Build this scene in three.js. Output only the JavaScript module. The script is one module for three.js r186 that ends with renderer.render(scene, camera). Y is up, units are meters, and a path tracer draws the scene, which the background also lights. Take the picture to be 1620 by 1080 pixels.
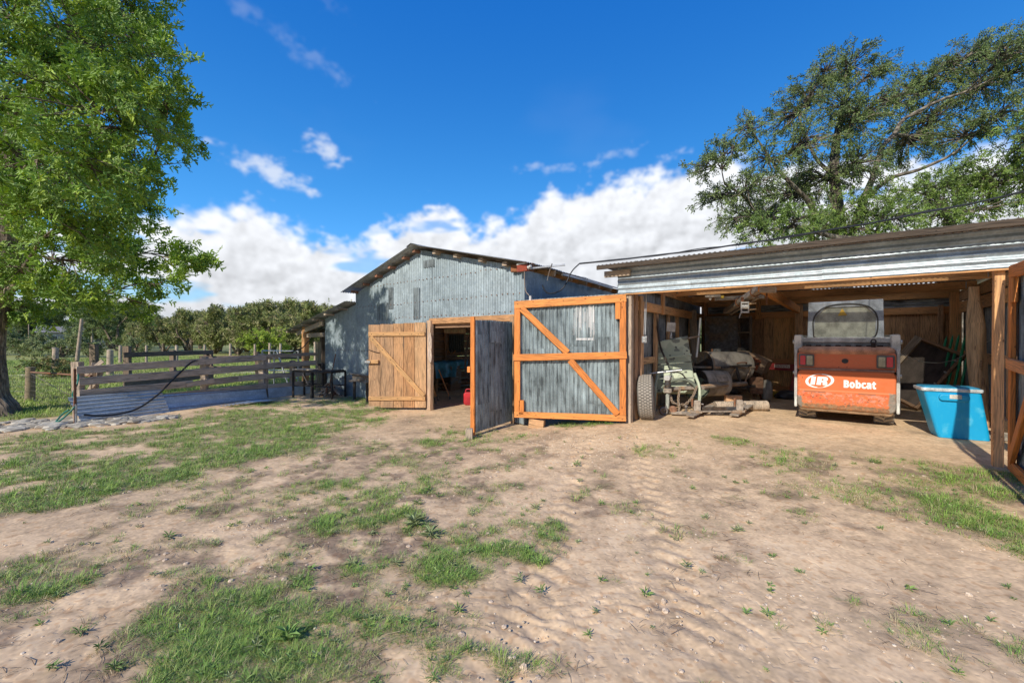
import * as THREE from 'three';
import { mergeGeometries } from 'three/addons/utils/BufferGeometryUtils.js';

// ---------------------------------------------------------------- camera, sky, sun, exposure
const scene = new THREE.Scene();
const camera = new THREE.PerspectiveCamera(75.29, 1.5, 0.05, 4000);
camera.position.set(0, 1.5, 0);
camera.rotation.set(-0.0057, 0, 0);
scene.add(camera);

const renderer = new THREE.WebGLRenderer({ antialias: true });
renderer.toneMapping = THREE.LinearToneMapping;
renderer.toneMappingExposure = 1.45;
renderer.shadowMap.enabled = true;

const SUN_DIR = new THREE.Vector3(-0.574, 0.66, 0.819).normalize();
const sun = new THREE.DirectionalLight(new THREE.Color(1.0, 0.93, 0.80), 3.5);
sun.position.copy(SUN_DIR).multiplyScalar(60);
sun.castShadow = true;
sun.shadow.mapSize.set(4096, 4096);
Object.assign(sun.shadow.camera, { left: -22, right: 22, top: 22, bottom: -22, near: 1, far: 140 });
scene.add(sun, sun.target);

// ---------------------------------------------------------------- noise
function mulberry(seed) { let a = seed >>> 0; return () => { a = (a + 0x6D2B79F5) | 0; let t = Math.imul(a ^ (a >>> 15), 1 | a); t = (t + Math.imul(t ^ (t >>> 7), 61 | t)) ^ t; return ((t ^ (t >>> 14)) >>> 0) / 4294967296; }; }
const R = mulberry(20417);
const rr = (a, b) => a + (b - a) * R();
const clamp = (x, a = 0, b = 1) => Math.min(b, Math.max(a, x));
const smooth = (a, b, x) => { const t = clamp((x - a) / (b - a)); return t * t * (3 - 2 * t); };
const lerp = (a, b, t) => a + (b - a) * t;
function h2(x, y, s) { let h = Math.imul(x, 374761393) ^ Math.imul(y, 668265263) ^ Math.imul(s, 974711); h = Math.imul(h ^ (h >>> 13), 1274126177); return ((h ^ (h >>> 16)) >>> 0) / 4294967296; }
// value noise; per > 0 repeats with that period
function vn(x, y, s = 0, per = 0) {
  let xi = Math.floor(x), yi = Math.floor(y); const fx = x - xi, fy = y - yi;
  const u = fx * fx * (3 - 2 * fx), v = fy * fy * (3 - 2 * fy);
  let x1 = xi + 1, y1 = yi + 1;
  if (per) { xi = ((xi % per) + per) % per; x1 = ((x1 % per) + per) % per; yi = ((yi % per) + per) % per; y1 = ((y1 % per) + per) % per; }
  return lerp(lerp(h2(xi, yi, s), h2(x1, yi, s), u), lerp(h2(xi, y1, s), h2(x1, y1, s), u), v);
}
function fbm(x, y, o = 4, s = 0, per = 0) { let a = 0.5, t = 0, n = 0; for (let i = 0; i < o; i++) { t += a * vn(x, y, s + i * 17, per); n += a; a *= 0.5; x *= 2; y *= 2; per *= 2; } return t / n; }

// ---------------------------------------------------------------- the sky: air and clouds, computed over all directions
{
  const W = 2048, H = 1024, data = new Float32Array(W * H * 4);
  // height of the cumulus bank's top in degrees against bearing in degrees (0 is north, the way the yard faces)
  const bank = [[-180, 13], [-150, 15], [-120, 12], [-95, 14], [-70, 12], [-52, 10], [-41, 11.5], [-36, 13.5], [-31, 15.2], [-26, 13.2], [-19, 12.6], [-15, 14.2], [-10.5, 16.6], [-6, 14.4], [-1.5, 15], [5, 18], [13.7, 19], [22, 20], [30, 18.5], [40, 17], [60, 14], [85, 15], [110, 12], [145, 14.5], [180, 13]];
  const top = (az) => { for (let i = 1; i < bank.length; i++) if (az <= bank[i][0]) { const t = (az - bank[i - 1][0]) / (bank[i][0] - bank[i - 1][0]); return lerp(bank[i - 1][1], bank[i][1], t * t * (3 - 2 * t)); } return 13; };
  // small scattered clouds: bearing, height, half width, half height, slant, strength
  const small = [[-28.5, 18.3, 4.6, 1.1, -0.28, .75], [-23.2, 21.5, 2.2, 1.2, -0.15, .7], [-27, 31, 5.5, 1.0, -0.35, .13], [-24, 35.5, 3.0, .8, -0.3, .08], [5, 21, 4, .7, 0, .3], [12, 21.8, 3.5, .8, .1, .35], [-75, 24, 8, 2, .1, .5], [70, 27, 7, 2, -.2, .5], [120, 30, 6, 2, 0, .5], [-130, 26, 7, 2, 0, .5], [170, 24, 8, 2, .1, .5]];
  for (let j = 0; j < H; j++) {
    const el = (j + 0.5) / H * 180 - 90;
    for (let i = 0; i < W; i++) {
      // equirectangular: u = atan2(z, x) / 2pi + 0.5
      const th = ((i + 0.5) / W - 0.5) * 2 * Math.PI; // atan2(z, x)
      let az = th * 180 / Math.PI + 90; if (az > 180) az -= 360; // -z is 0, +x is 90
      const k = (j * W + i) * 4;
      if (el < -2) { data[k] = .18; data[k + 1] = .17; data[k + 2] = .15; data[k + 3] = 1; continue; }
      const e = Math.max(0, el);
      // clear air: pale near the horizon, deep blue overhead
      const k1 = Math.exp(-e / 14), k2 = Math.exp(-e / 4.5);
      let r = .001 + .15 * k1 + .30 * k2, g = Math.min(.66, .085 + .62 * k1), b = Math.min(.80, .405 + .92 * k1);
      // the bank
      const ax = az * Math.cos(e * 0.017);
      const big = fbm(ax * .16 + 40, e * .2, 3, 5) - .5, mid = fbm(ax * .42, e * .55, 5, 11) - .5, fine = fbm(ax * 1.5, e * 1.9, 4, 23) - .5;
      const edge = top(az) + big * 3.4 + mid * 5.0 + fine * 1.6 - e;
      let d = smooth(-.5, 1.9, edge);
      // breaks in the bank, where blue shows through
      const hole = fbm(ax * .11 + 9, e * .42 + 3, 4, 31);
      d *= 1 - .75 * smooth(.60, .72, hole) * smooth(.5, 2.5, edge);
      d *= lerp(.72, 1, smooth(0, 3.5, e));
      // billows: light from the sun side and top, greyer inside and below
      const bx = fbm((ax + .9) * .42, (e - .9) * .55, 5, 11) - .5 + .6 * (fbm((ax + .5) * 1.5, (e - .5) * 1.9, 3, 23) - .5);
      const bump = mid + .3 * fine - bx * .85;
      const depth = smooth(0, 7.5, edge);
      let lum = 1.02 - .17 * depth + bump * .42 - .10 * smooth(8, 1, e) + big * .22;
      lum = clamp(lum, .60, 1.05) * .77;
      const cr = lum * .955, cg = lum * .98, cb = lum * 1.03;
      // small clouds
      let w = 0;
      for (const [sa, se, sw, sh, sl, st] of small) {
        const dx = az - sa; if (Math.abs(dx) > sw * 2.2) continue;
        const dy = e - se - dx * sl; const q = (dx / sw) ** 2 + (dy / sh) ** 2; if (q > 6) continue;
        const f = fbm(az * .55 + e * .2, e * 1.1 - az * .2, 5, 41) + .35 * (fbm(az * 2, e * 3, 4, 47) - .5);
        w = Math.max(w, st * smooth(.42, .95, f + .28 * Math.exp(-q) - .10 * q));
      }
      // faint high veil
      const veil = .02 * smooth(.55, .8, fbm(az * .05 + e * .06, e * .12 - az * .03, 4, 53)) * smooth(14, 24, e) * smooth(75, 40, e);
      const m = clamp(Math.max(w, veil));
      r = lerp(r, .66, m); g = lerp(g, .70, m); b = lerp(b, .77, m);
      data[k] = .90 * lerp(r, cr, d); data[k + 1] = .90 * lerp(g, cg, d); data[k + 2] = .90 * lerp(b, cb, d); data[k + 3] = 1;
    }
  }
  const tex = new THREE.DataTexture(data, W, H, THREE.RGBAFormat, THREE.FloatType);
  tex.mapping = THREE.EquirectangularReflectionMapping; tex.magFilter = tex.minFilter = THREE.LinearFilter; tex.needsUpdate = true;
  scene.background = tex; scene.environment = tex;
}

// ---------------------------------------------------------------- textures (what surfaces are made of)
function dataTex(n, m, f, srgb = true) {
  const d = new Uint8Array(n * m * 4);
  for (let j = 0; j < m; j++) for (let i = 0; i < n; i++) { const c = f(i / n, j / m, i, j), k = (j * n + i) * 4; for (let q = 0; q < 3; q++) d[k + q] = clamp(c[q]) * 255; d[k + 3] = 255; }
  const t = new THREE.DataTexture(d, n, m); t.wrapS = t.wrapT = THREE.RepeatWrapping; t.magFilter = THREE.LinearFilter; t.minFilter = THREE.LinearMipmapLinearFilter; t.generateMipmaps = true; t.anisotropy = 8;
  if (srgb) t.colorSpace = THREE.SRGBColorSpace; t.needsUpdate = true; return t;
}
// wood: u runs along the grain, 1 tile = 1.6 m x 0.4 m
function woodTex(seed, contrast, knots, cracks) {
  const ks = []; const q = mulberry(seed * 7 + 1); for (let i = 0; i < knots; i++) ks.push([q(), q(), .004 + q() * .006]);
  const val = (u, v) => {
    let warp = 0, kn = 0;
    for (const [ku, kv, kr] of ks) { let du = Math.abs(u - ku); du = Math.min(du, 1 - du) * 1.6; let dv = v - kv; dv -= Math.round(dv); dv *= .4; const e = du * du * .35 + dv * dv; warp += Math.exp(-e / (kr * 2.2)) * .06 * Math.sign(dv || 1); kn += smooth(kr * 1.5, kr * .4, Math.sqrt(e * 1.4)); }
    const vv = v + warp + .04 * (fbm(u * 3, v * 3, 3, seed, 3) - .5);
    const grain = fbm(u * 8, vv * 64, 3, seed + 3, 0), ring = .5 + .5 * Math.sin((vv * 22 + 2.2 * fbm(u * 2, vv * 4, 2, seed + 9, 2)) * 6.283);
    const fineg = vn(u * 40, vv * 260, seed + 5), crack = smooth(.80, .9, fbm(u * 5, vv * 46, 2, seed + 21)) * cracks;
    const blot = fbm(u * 6, v * 6, 4, seed + 33, 6);
    return [clamp(.62 + contrast * ((grain - .5) * 1.1 + (ring - .5) * .32 + (fineg - .5) * .28) + (blot - .5) * .7 * contrast - crack * .4 - kn * .38), kn, blot];
  };
  const map = dataTex(512, 512, (u, v) => { const [x, kn, bl] = val(u, v); const w = clamp(x + .30); return [w, w * lerp(.97, .88, kn) * lerp(1, .96, bl), w * lerp(.94, .8, kn) * lerp(1, .92, bl)]; });
  const bump = dataTex(512, 512, (u, v) => { const [x] = val(u, v); return [x, x, x]; }, false);
  return { map, bump };
}
const WOOD_OLD = woodTex(3, .62, 5, 1), WOOD_NEW = woodTex(8, .40, 7, .35);
// galvanised sheet, 1 tile = 1.3 m
const GALV = dataTex(512, 512, (u, v) => {
  const sp = vn(u * 96, v * 96, 61, 96), sp2 = vn(u * 40, v * 40, 62, 40), st = fbm(u * 26, v * 3, 3, 63, 0), bl = fbm(u * 5, v * 5, 4, 64, 5), run = smooth(.62, .8, fbm(u * 34, v * 1.5, 3, 66));
  const x = .88 + (sp - .5) * .10 + (sp2 - .5) * .08 + (st - .5) * .16 + (bl - .5) * .20 - run * .06;
  return [x * .985, x, x * 1.01];
});
const GALV_ROUGH = dataTex(256, 256, (u, v) => { const x = .50 + (fbm(u * 6, v * 6, 4, 70, 6) - .5) * .5 + (vn(u * 80, v * 80, 71, 80) - .5) * .12; return [x, x, x]; }, false);
// worn galvanised sheet with dark streaks and white oxide
const GALV_OLD = dataTex(512, 512, (u, v) => {
  const st = fbm(u * 30, v * 4, 4, 81), bl = fbm(u * 4, v * 4, 4, 82, 4), dk = smooth(.55, .75, fbm(u * 40, v * 6, 3, 83)), wh = smooth(.62, .78, fbm(u * 14, v * 5, 4, 84));
  let x = .80 + (st - .5) * .34 + (bl - .5) * .4 - dk * .16 + (vn(u * 120, v * 120, 85, 120) - .5) * .12;
  return [lerp(x * .97, .9, wh * .45), lerp(x * .99, .92, wh * .45), lerp(x, .93, wh * .45)];
});
const RUST = dataTex(512, 512, (u, v) => { const a = fbm(u * 5, v * 5, 5, 91, 5), b = fbm(u * 24, v * 24, 3, 92, 24), s = smooth(.42, .66, a); const x = .86 + (b - .5) * .5; return [x * lerp(.90, .95, s), x * lerp(.89, .82, s), x * lerp(.89, .70, s)]; });
const SPECK = dataTex(512, 512, (u, v) => { const x = .90 + (fbm(u * 8, v * 8, 5, 95, 8) - .5) * .55 + (vn(u * 150, v * 150, 96, 150) - .5) * .18; return [x, x, x]; });
const BARK = dataTex(512, 512, (u, v) => { const a = fbm(u * 30, v * 8, 4, 101), b = fbm(u * 9, v * 9, 4, 102, 9), l = smooth(.60, .72, fbm(u * 12, v * 12, 4, 103, 12)); const x = .25 + a * .75 + (b - .5) * .5; return [lerp(x, .9, l * .6), lerp(x * .95, .93, l * .6), lerp(x * .88, .86, l * .6)]; });
const BARK_B = dataTex(512, 512, (u, v) => { const a = smooth(.3, .7, fbm(u * 30, v * 8, 4, 101)); return [a, a, a]; }, false);
// dry soil, 1 tile = 3 m
const soilV = (u, v) => { const a = fbm(u * 6, v * 6, 5, 111, 6), b = fbm(u * 48, v * 48, 4, 112, 48), c = vn(u * 190, v * 190, 113, 190), st = smooth(.80, .90, vn(u * 110, v * 110, 114, 110)), dk = smooth(.74, .86, vn(u * 90 + .3, v * 90, 115, 90)); return [a, b, c, st, dk]; };
const SOIL = dataTex(1024, 1024, (u, v) => { const [a, b, c, st, dk] = soilV(u, v); let x = .93 + (a - .5) * .20 + (b - .5) * .20 + (c - .5) * .12 + st * .03 - dk * .05; return [x, x * lerp(.985, .95, dk), x * lerp(.965, .9, dk)]; });
const SOIL_B = dataTex(1024, 1024, (u, v) => { const [a, b, c, st] = soilV(u, v); const x = .2 + a * .3 + b * .35 + c * .12 + st * .22; return [x, x, x]; }, false);

// ---------------------------------------------------------------- materials
const col = (r, g, b) => new THREE.Color().setRGB(r, g, b);
const std = (o) => new THREE.MeshStandardMaterial(Object.assign({ side: THREE.DoubleSide }, o));
const rep = (t, x, y) => { const c = t.clone(); c.repeat.set(x, y); c.needsUpdate = true; return c; };
const W_OLD = rep(WOOD_OLD.map, 1 / 1.6, 1 / .4), W_OLD_B = rep(WOOD_OLD.bump, 1 / 1.6, 1 / .4), W_NEW = rep(WOOD_NEW.map, 1 / 1.6, 1 / .4), W_NEW_B = rep(WOOD_NEW.bump, 1 / 1.6, 1 / .4);
const oldWood = (r, g, b, rough = .9) => std({ color: col(r, g, b), map: W_OLD, bumpMap: W_OLD_B, bumpScale: .006, roughness: rough });
const newWood = (r, g, b, rough = .72) => std({ color: col(r, g, b), map: W_NEW, bumpMap: W_NEW_B, bumpScale: .003, roughness: rough });
const G1 = rep(GALV, 1 / 1.3, 1 / 1.3), GR1 = rep(GALV_ROUGH, 1 / 1.1, 1 / 1.1), G2 = rep(GALV_OLD, 1 / 1.1, 1 / 1.1), RU = rep(RUST, 1, 1), SP = rep(SPECK, 1, 1);
const galv = (r, g, b, m = .25, old = false) => std({ color: col(r, g, b), map: old ? G2 : G1, roughnessMap: GR1, roughness: 1, metalness: m });
const M = {
  gateWood: [newWood(.80, .31, .075), newWood(.73, .265, .06), newWood(.84, .36, .10)],
  darkGateWood: newWood(.62, .22, .055),
  doorWood: [oldWood(.58, .365, .20), oldWood(.54, .32, .165), oldWood(.64, .43, .25), oldWood(.50, .335, .205)],
  brace: newWood(.66, .41, .19),
  shedWood: [newWood(.70, .40, .19), newWood(.64, .35, .16), newWood(.76, .45, .21)],
  shedBoard: [oldWood(.62, .41, .25), oldWood(.68, .46, .28), oldWood(.55, .365, .23), oldWood(.74, .51, .30)],
  paleBoard: [oldWood(.78, .52, .27), oldWood(.72, .46, .23)],
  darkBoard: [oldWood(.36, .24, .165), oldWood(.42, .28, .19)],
  fence: [oldWood(.50, .44, .375), oldWood(.45, .39, .33), oldWood(.55, .49, .42)],
  fenceDark: [oldWood(.20, .165, .135), oldWood(.24, .20, .165)],
  grey: oldWood(.50, .45, .38),
  log: oldWood(.66, .49, .31),
  barn: [galv(.36, .42, .45), galv(.33, .39, .42), galv(.385, .445, .475), galv(.345, .405, .435)],
  barnDark: galv(.24, .27, .285, .2, true),
  roof: [galv(.66, .67, .67, .3), galv(.60, .61, .61, .3)],
  gateSheet: [galv(.44, .51, .515, .2, true), galv(.41, .475, .48, .2, true)],
  header: [galv(.55, .61, .645, .5), galv(.51, .57, .605, .5)],
  skirt: galv(.58, .62, .645, .3),
  inWall: [galv(.48, .49, .49, .2, true), galv(.42, .43, .43, .2, true), galv(.55, .57, .58, .2, true)],
  steel: std({ color: col(.34, .335, .33), map: RU, roughness: .55, metalness: .6 }),
  darkSteel: std({ color: col(.13, .13, .135), map: RU, roughness: .6, metalness: .4 }),
  rust: std({ color: col(.40, .22, .135), map: RU, roughness: .85, metalness: .25 }),
  dustyIron: std({ color: col(.54, .47, .385), map: RU, roughness: .9, metalness: .2 }),
  blackIron: std({ color: col(.085, .08, .08), map: RU, roughness: .75, metalness: .3 }),
  pipe: std({ color: col(.60, .61, .61), map: SP, roughness: .4, metalness: .7 }),
  rubber: std({ color: col(.085, .08, .075), map: SP, roughness: .9 }),
  dustyRubber: std({ color: col(.40, .355, .30), map: SP, roughness: .95 }),
  blackCable: std({ color: col(.02, .02, .021), roughness: .55 }),
  white: std({ color: col(.70, .69, .66), map: SP, roughness: .5 }),
  plastic: (r, g, b, ro = .42) => std({ color: col(r, g, b), map: SP, roughness: ro }),
  stone: [std({ color: col(.50, .45, .37), map: SP, roughness: .95 }), std({ color: col(.62, .57, .48), map: SP, roughness: .95 }), std({ color: col(.40, .35, .28), map: SP, roughness: .95 })],
};
const pick = (a) => Array.isArray(a) ? a[Math.floor(R() * a.length)] : a;

// ---------------------------------------------------------------- building blocks
const V = (x, y, z) => new THREE.Vector3(x, y, z);
const taken = new Map();
function numbered(n) { const k = taken.get(n) || 0; taken.set(n, k + 1); return k ? n + '_' + String(k).padStart(3, '0') : n; }
function tag(o, label, category, group) { o.userData.label = label; o.userData.category = category; if (group) o.userData.group = group; return o; }
function thing(name, label, category, pos = [0, 0, 0], turn = 0, group) { const o = new THREE.Group(); o.name = numbered(name); o.position.set(...pos); o.rotation.y = turn; scene.add(o); return tag(o, label, category, group); }
function mesh(parent, name, geo, mat, pos, rot) { const m = new THREE.Mesh(geo, mat); m.name = parent === scene ? numbered(name) : name; m.castShadow = m.receiveShadow = true; if (pos) m.position.set(pos[0], pos[1], pos[2]); if (rot) m.rotation.set(rot[0], rot[1], rot[2]); parent.add(m); return m; }
function sub(parent, name, pos, turn = 0) { const o = new THREE.Group(); o.name = name; if (pos) o.position.set(...pos); o.rotation.y = turn; parent.add(o); return o; }
function geoFrom(pos, uv, idx) { let g = new THREE.BufferGeometry(); g.setAttribute('position', new THREE.Float32BufferAttribute(pos, 3)); g.setAttribute('uv', new THREE.Float32BufferAttribute(uv, 2)); if (idx) g.setIndex(idx); return g; }
// a sawn board along x: L long, w high (y), t thick (z), arrises eased, edges slightly uneven
function plank(L, w, t, seg = 1, warp = 0) {
  const c = Math.min(.006, w * .12, t * .2), a = w / 2, b = t / 2;
  const ring = [[-a + c, b], [a - c, b], [a, b - c], [a, -b + c], [a - c, -b], [-a + c, -b], [-a, -b + c], [-a, b - c]];
  const per = [0]; for (let i = 0; i < 8; i++) { const p = ring[i], q = ring[(i + 1) % 8]; per.push(per[i] + Math.hypot(q[0] - p[0], q[1] - p[1])); }
  const pos = [], uv = [], u0 = R() * 3, v0 = R() * 2;
  const st = []; for (let i = 0; i <= seg; i++) st.push([(i / seg - .5) * L, warp * (R() - .5) * 2, warp * (R() - .5), warp * (R() - .5)]);
  const pt = (s, k) => { const [x, dy, dz, dw] = s; const [y, z] = ring[k % 8]; return [x, y + dy * (y > 0 ? 1 : .6) + (y > 0 ? dw : -dw), z + dz]; };
  for (let i = 0; i < seg; i++) for (let k = 0; k < 8; k++) {
    const A = pt(st[i], k), B = pt(st[i + 1], k), C = pt(st[i + 1], k + 1), D = pt(st[i], k + 1);
    pos.push(...A, ...C, ...B, ...A, ...D, ...C);
    const ua = u0 + A[0], ub = u0 + B[0], va = v0 + per[k], vb = v0 + per[k + 1];
    uv.push(ua, va, ub, vb, ub, va, ua, va, ua, vb, ub, vb);
  }
  for (const [s, f] of [[st[0], -1], [st[seg], 1]]) for (let k = 1; k < 7; k++) {
    const A = pt(s, 0), B = pt(s, f > 0 ? k : k + 1), C = pt(s, f > 0 ? k + 1 : k); pos.push(...A, ...C, ...B);
    for (const P of [A, C, B]) uv.push(u0 + P[2] * .5, v0 + P[1]);
  }
  const g = geoFrom(pos, uv); g.computeVertexNormals(); return g;
}
// orient a mesh whose geometry lies along x from p to q, its y axis towards up
function along(m, p, q, up = V(0, 1, 0)) {
  const x = q.clone().sub(p).normalize(); let z = x.clone().cross(up); if (z.lengthSq() < 1e-6) z = x.clone().cross(V(0, 0, 1)); z.normalize(); const y = z.clone().cross(x);
  m.quaternion.setFromRotationMatrix(new THREE.Matrix4().makeBasis(x, y, z)); m.position.copy(p).add(q).multiplyScalar(.5); return m;
}
// board between two points; w is measured along up, t across
function beam(parent, name, p, q, w, t, mat, up, seg = 1, warp = 0) { p = V(...p); q = V(...q); const L = p.distanceTo(q); return along(mesh(parent, name, plank(L, w, t, seg, warp), pick(mat)), p, q, up ? V(...up) : undefined); }
function cyl(parent, name, p, q, r0, r1, mat, n = 10) { p = V(...p); q = V(...q); const g = new THREE.CylinderGeometry(r1, r0, p.distanceTo(q), n, 1); const m = mesh(parent, name, g, pick(mat)); m.position.copy(p).add(q).multiplyScalar(.5); m.quaternion.setFromUnitVectors(V(0, 1, 0), q.clone().sub(p).normalize()); return m; }
function tubeGeo(pts, r, seg = 24, n = 6) { return new THREE.TubeGeometry(new THREE.CatmullRomCurve3(pts.map((p) => V(...p))), seg, r, n, false); }
function tube(parent, name, pts, r, mat, seg, n) { return mesh(parent, name, tubeGeo(pts, r, seg, n), mat); }
function bx(w, h, d, x = 0, y = 0, z = 0) { const g = new THREE.BoxGeometry(w, h, d); g.translate(x, y, z); return g; }
function join(gs) { return mergeGeometries(gs.map((g) => g.index ? g.toNonIndexed() : g)); }
// rounded panel: outline in x, y with corner radius r, thickness d along z, eased edges
function roundPanel(w, h, r, d, bevel = .01, seg = 4) {
  const s = new THREE.Shape(), a = w / 2 - bevel, b = h / 2 - bevel; r = Math.min(r, a, b);
  s.moveTo(-a + r, -b); s.lineTo(a - r, -b); s.absarc(a - r, -b + r, r, -Math.PI / 2, 0); s.lineTo(a, b - r); s.absarc(a - r, b - r, r, 0, Math.PI / 2); s.lineTo(-a + r, b); s.absarc(-a + r, b - r, r, Math.PI / 2, Math.PI); s.lineTo(-a, -b + r); s.absarc(-a + r, -b + r, r, Math.PI, 1.5 * Math.PI);
  const g = new THREE.ExtrudeGeometry(s, { depth: Math.max(.001, d - 2 * bevel), bevelEnabled: true, bevelThickness: bevel, bevelSize: bevel, bevelSegments: 3, curveSegments: seg }); g.translate(0, 0, -d / 2 + bevel); return g;
}
function planarUV(g, w, h, x0 = -w / 2, y0 = -h / 2) { const p = g.attributes.position, uv = new Float32Array(p.count * 2); for (let i = 0; i < p.count; i++) { uv[2 * i] = (p.getX(i) - x0) / w; uv[2 * i + 1] = (p.getY(i) - y0) / h; } g.setAttribute('uv', new THREE.BufferAttribute(uv, 2)); return g; }
// corrugated sheet over the quad A B C D (A->B across the waves, A->D along them)
function corr(A, B, C, D, { pitch = .068, amp = .0085, off = 0, rows = 1, per = 6 } = {}) {
  A = V(...A); B = V(...B); C = V(...C); D = V(...D);
  const L = Math.max(A.distanceTo(B), D.distanceTo(C)), n = Math.max(2, Math.round(L / pitch * per)), pos = [], uv = [], idx = [];
  const nrm = B.clone().sub(A).cross(D.clone().sub(A)).normalize(), u0 = R() * 5, v0 = R() * 5, P = V(), Q = V();
  const ph = R() * 0;
  for (let j = 0; j <= rows; j++) for (let i = 0; i <= n; i++) {
    const s = i / n, t = j / rows; P.lerpVectors(A, B, s); Q.lerpVectors(D, C, s); P.lerp(Q, t);
    const w = Math.sin(s * L / pitch * 6.28318 + ph) * amp + off + .002 * Math.sin(t * 5 + s * 3); P.addScaledVector(nrm, w);
    pos.push(P.x, P.y, P.z); uv.push(u0 + s * L, v0 + t * A.distanceTo(D));
  }
  for (let j = 0; j < rows; j++) for (let i = 0; i < n; i++) { const a = j * (n + 1) + i, b = a + 1, c = a + n + 1, d = c + 1; idx.push(a, b, d, a, d, c); }
  const g = geoFrom(pos, uv, idx); g.computeVertexNormals(); return g;
}
// a run of corrugated sheets side by side between s = s0 and s1; P(s, t) gives the corner points
function sheets(parent, name, P, s0, s1, width, mats, opt = {}) {
  const n = Math.max(1, Math.round((s1 - s0) / width));
  for (let i = 0; i < n; i++) {
    const a = lerp(s0, s1, i / n) - (i ? .015 : 0), b = lerp(s0, s1, (i + 1) / n) + (i < n - 1 ? .015 : 0);
    mesh(parent, name, corr(P(a, 0), P(b, 0), P(b, 1), P(a, 1), { ...opt, off: (opt.off || 0) + (i % 2 ? .004 : 0) }), Array.isArray(mats) ? mats[(i * 7 + Math.floor(R() * 2)) % mats.length] : mats);
  }
}

// ---------------------------------------------------------------- the lie of the land
const SHED = { o: [1.84, -7.15], turn: -0.6613 }, BARN = { o: [-1.70, -9.37], turn: -0.7188 };
const SU = [.789, .614], SN = [.614, -.789];
function ground(x, z) {
  const dx = x - 1.84, dz = z + 7.15, a = dx * SU[0] + dz * SU[1], n = dx * SN[0] + dz * SN[1];
  let y = .15 * smooth(-3.6, .1, n) * smooth(-1.7, .15, a);
  const r = Math.hypot(x, z);
  y += .035 * (fbm(x * .35 + 20, z * .35, 3, 201) - .5) * smooth(14, 6, r) * smooth(.3, -1.2, n);
  return y;
}
const onG = (x, z, dy = 0) => [x, ground(x, z) + dy, z];

// ---------------------------------------------------------------- ground: one sheet from the yard to the horizon
// grass patches and dark litter patches: x, z, half width, half depth, density
const GRASS = [[-.95, -3.7, .5, .4, .6], [-1.3, -3.2, .45, .4, .65], [-1.55, -2.5, .4, .35, .6], [-.3, -3.4, .5, .4, .5], [-1.0, -2.2, .5, .25, .45], [-1.4, -4.4, .7, .5, .45], [-4.9, -4.49, 0.75, 1.0, 2.2], [-5.1, -5.28, 1.2, 0.9, 2.4], [-4.75, -6.4, 1.4, 0.9, 2.2], [-4.42, -8.14, 1.4, 1.25, 2.3], [-4.15, -9.38, 1.0, 1.0, 2.4], [-3.0, -9.3, .5, .6, 1.2], [-3.82, -10.1, 0.65, 0.95, 1.4], [-6.31, -6.4, 1.1, 0.71, 1.3], [-5.2, -9.2, .9, 1.2, 1.4], [-4.35, -3.9, 0.33, 0.29, 0.8], [-5.65, -6.82, 0.97, 0.62, 0.9], [-0.62, -3.98, 0.31, 0.36, 0.95], [-0.46, -4.3, 0.25, 0.25, 0.7], [-1.28, -3.57, 0.28, 0.27, 0.9], [-1.4, -3.05, 0.26, 0.25, 0.8], [-1.53, -2.68, 0.17, 0.15, 0.85], [-1.45, -2.66, 0.23, 0.12, 0.5], [-0.17, -2.98, 0.28, 0.22, 0.9], [-0.45, -2.85, 0.16, 0.15, 0.7], [-1.33, -2.06, 0.27, 0.2, 1], [-1.71, -2.39, 0.21, 0.15, 0.5], [-1.85, -4.79, 0.55, 0.33, 0.35], [-1.25, -5.15, 0.44, 0.51, 0.35], [-0.85, -6.6, 0.42, 0.59, 0.7], [-2.84, -2.6, 0.15, 0.08, 0.8], [-3.09, -2.88, 0.25, 0.14, 0.45], [-2.66, -2.73, 0.12, 0.07, 0.5], [-3.93, -4.91, 0.21, 0.23, 0.5], [-2.17, -3.7, 0.16, 0.16, 0.5], [1.32, -7.5, 0.5, 0.4, 0.7], [1.9, -5.56, 0.28, 0.27, 0.35], [2.93, -5.87, 0.17, 0.2, 0.5], [3.28, -4.69, 0.4, 0.6, 0.4], [3.48, -4.13, 0.65, 0.63, 0.32], [4.7, -4.91, 0.63, 0.45, 0.3], [3.66, -3.24, 0.23, 0.62, 0.8], [4.86, -4.3, 0.31, 0.4, 0.5], [4.34, -4.13, 0.24, 0.29, 0.6], [2.17, -2.17, 0.25, 0.18, 0.35], [2.46, -2.21, 0.08, 0.1, 0.6], [1.85, -2.31, 0.2, 0.09, 0.25], [1.63, -2.6, 0.11, 0.08, 0.35], [0.31, -3.57, 0.08, 0.07, 0.5], [0.74, -2.73, 0.16, 0.14, 0.25], [-0.43, -2.0, 0.26, 0.11, 0.4], [0.17, -2.0, 0.17, 0.08, 0.3], [-0.2, -2.0, 0.17, 0.11, 0.5], [-2.95, -4.3, 0.37, 0.32, 0.3], [-2.5, -6.03, 0.6, 0.45, 0.35], [-0.1, -6.82, 0.39, 0.4, 0.35], [-0.81, -3.34, 0.24, 0.26, 0.4], [-0.74, -2.48, 0.21, 0.16, 0.2], [-2.82, -3.24, 0.37, 0.18, 0.15], [0.06, -4.22, 0.24, 0.27, 0.3]];
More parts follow.
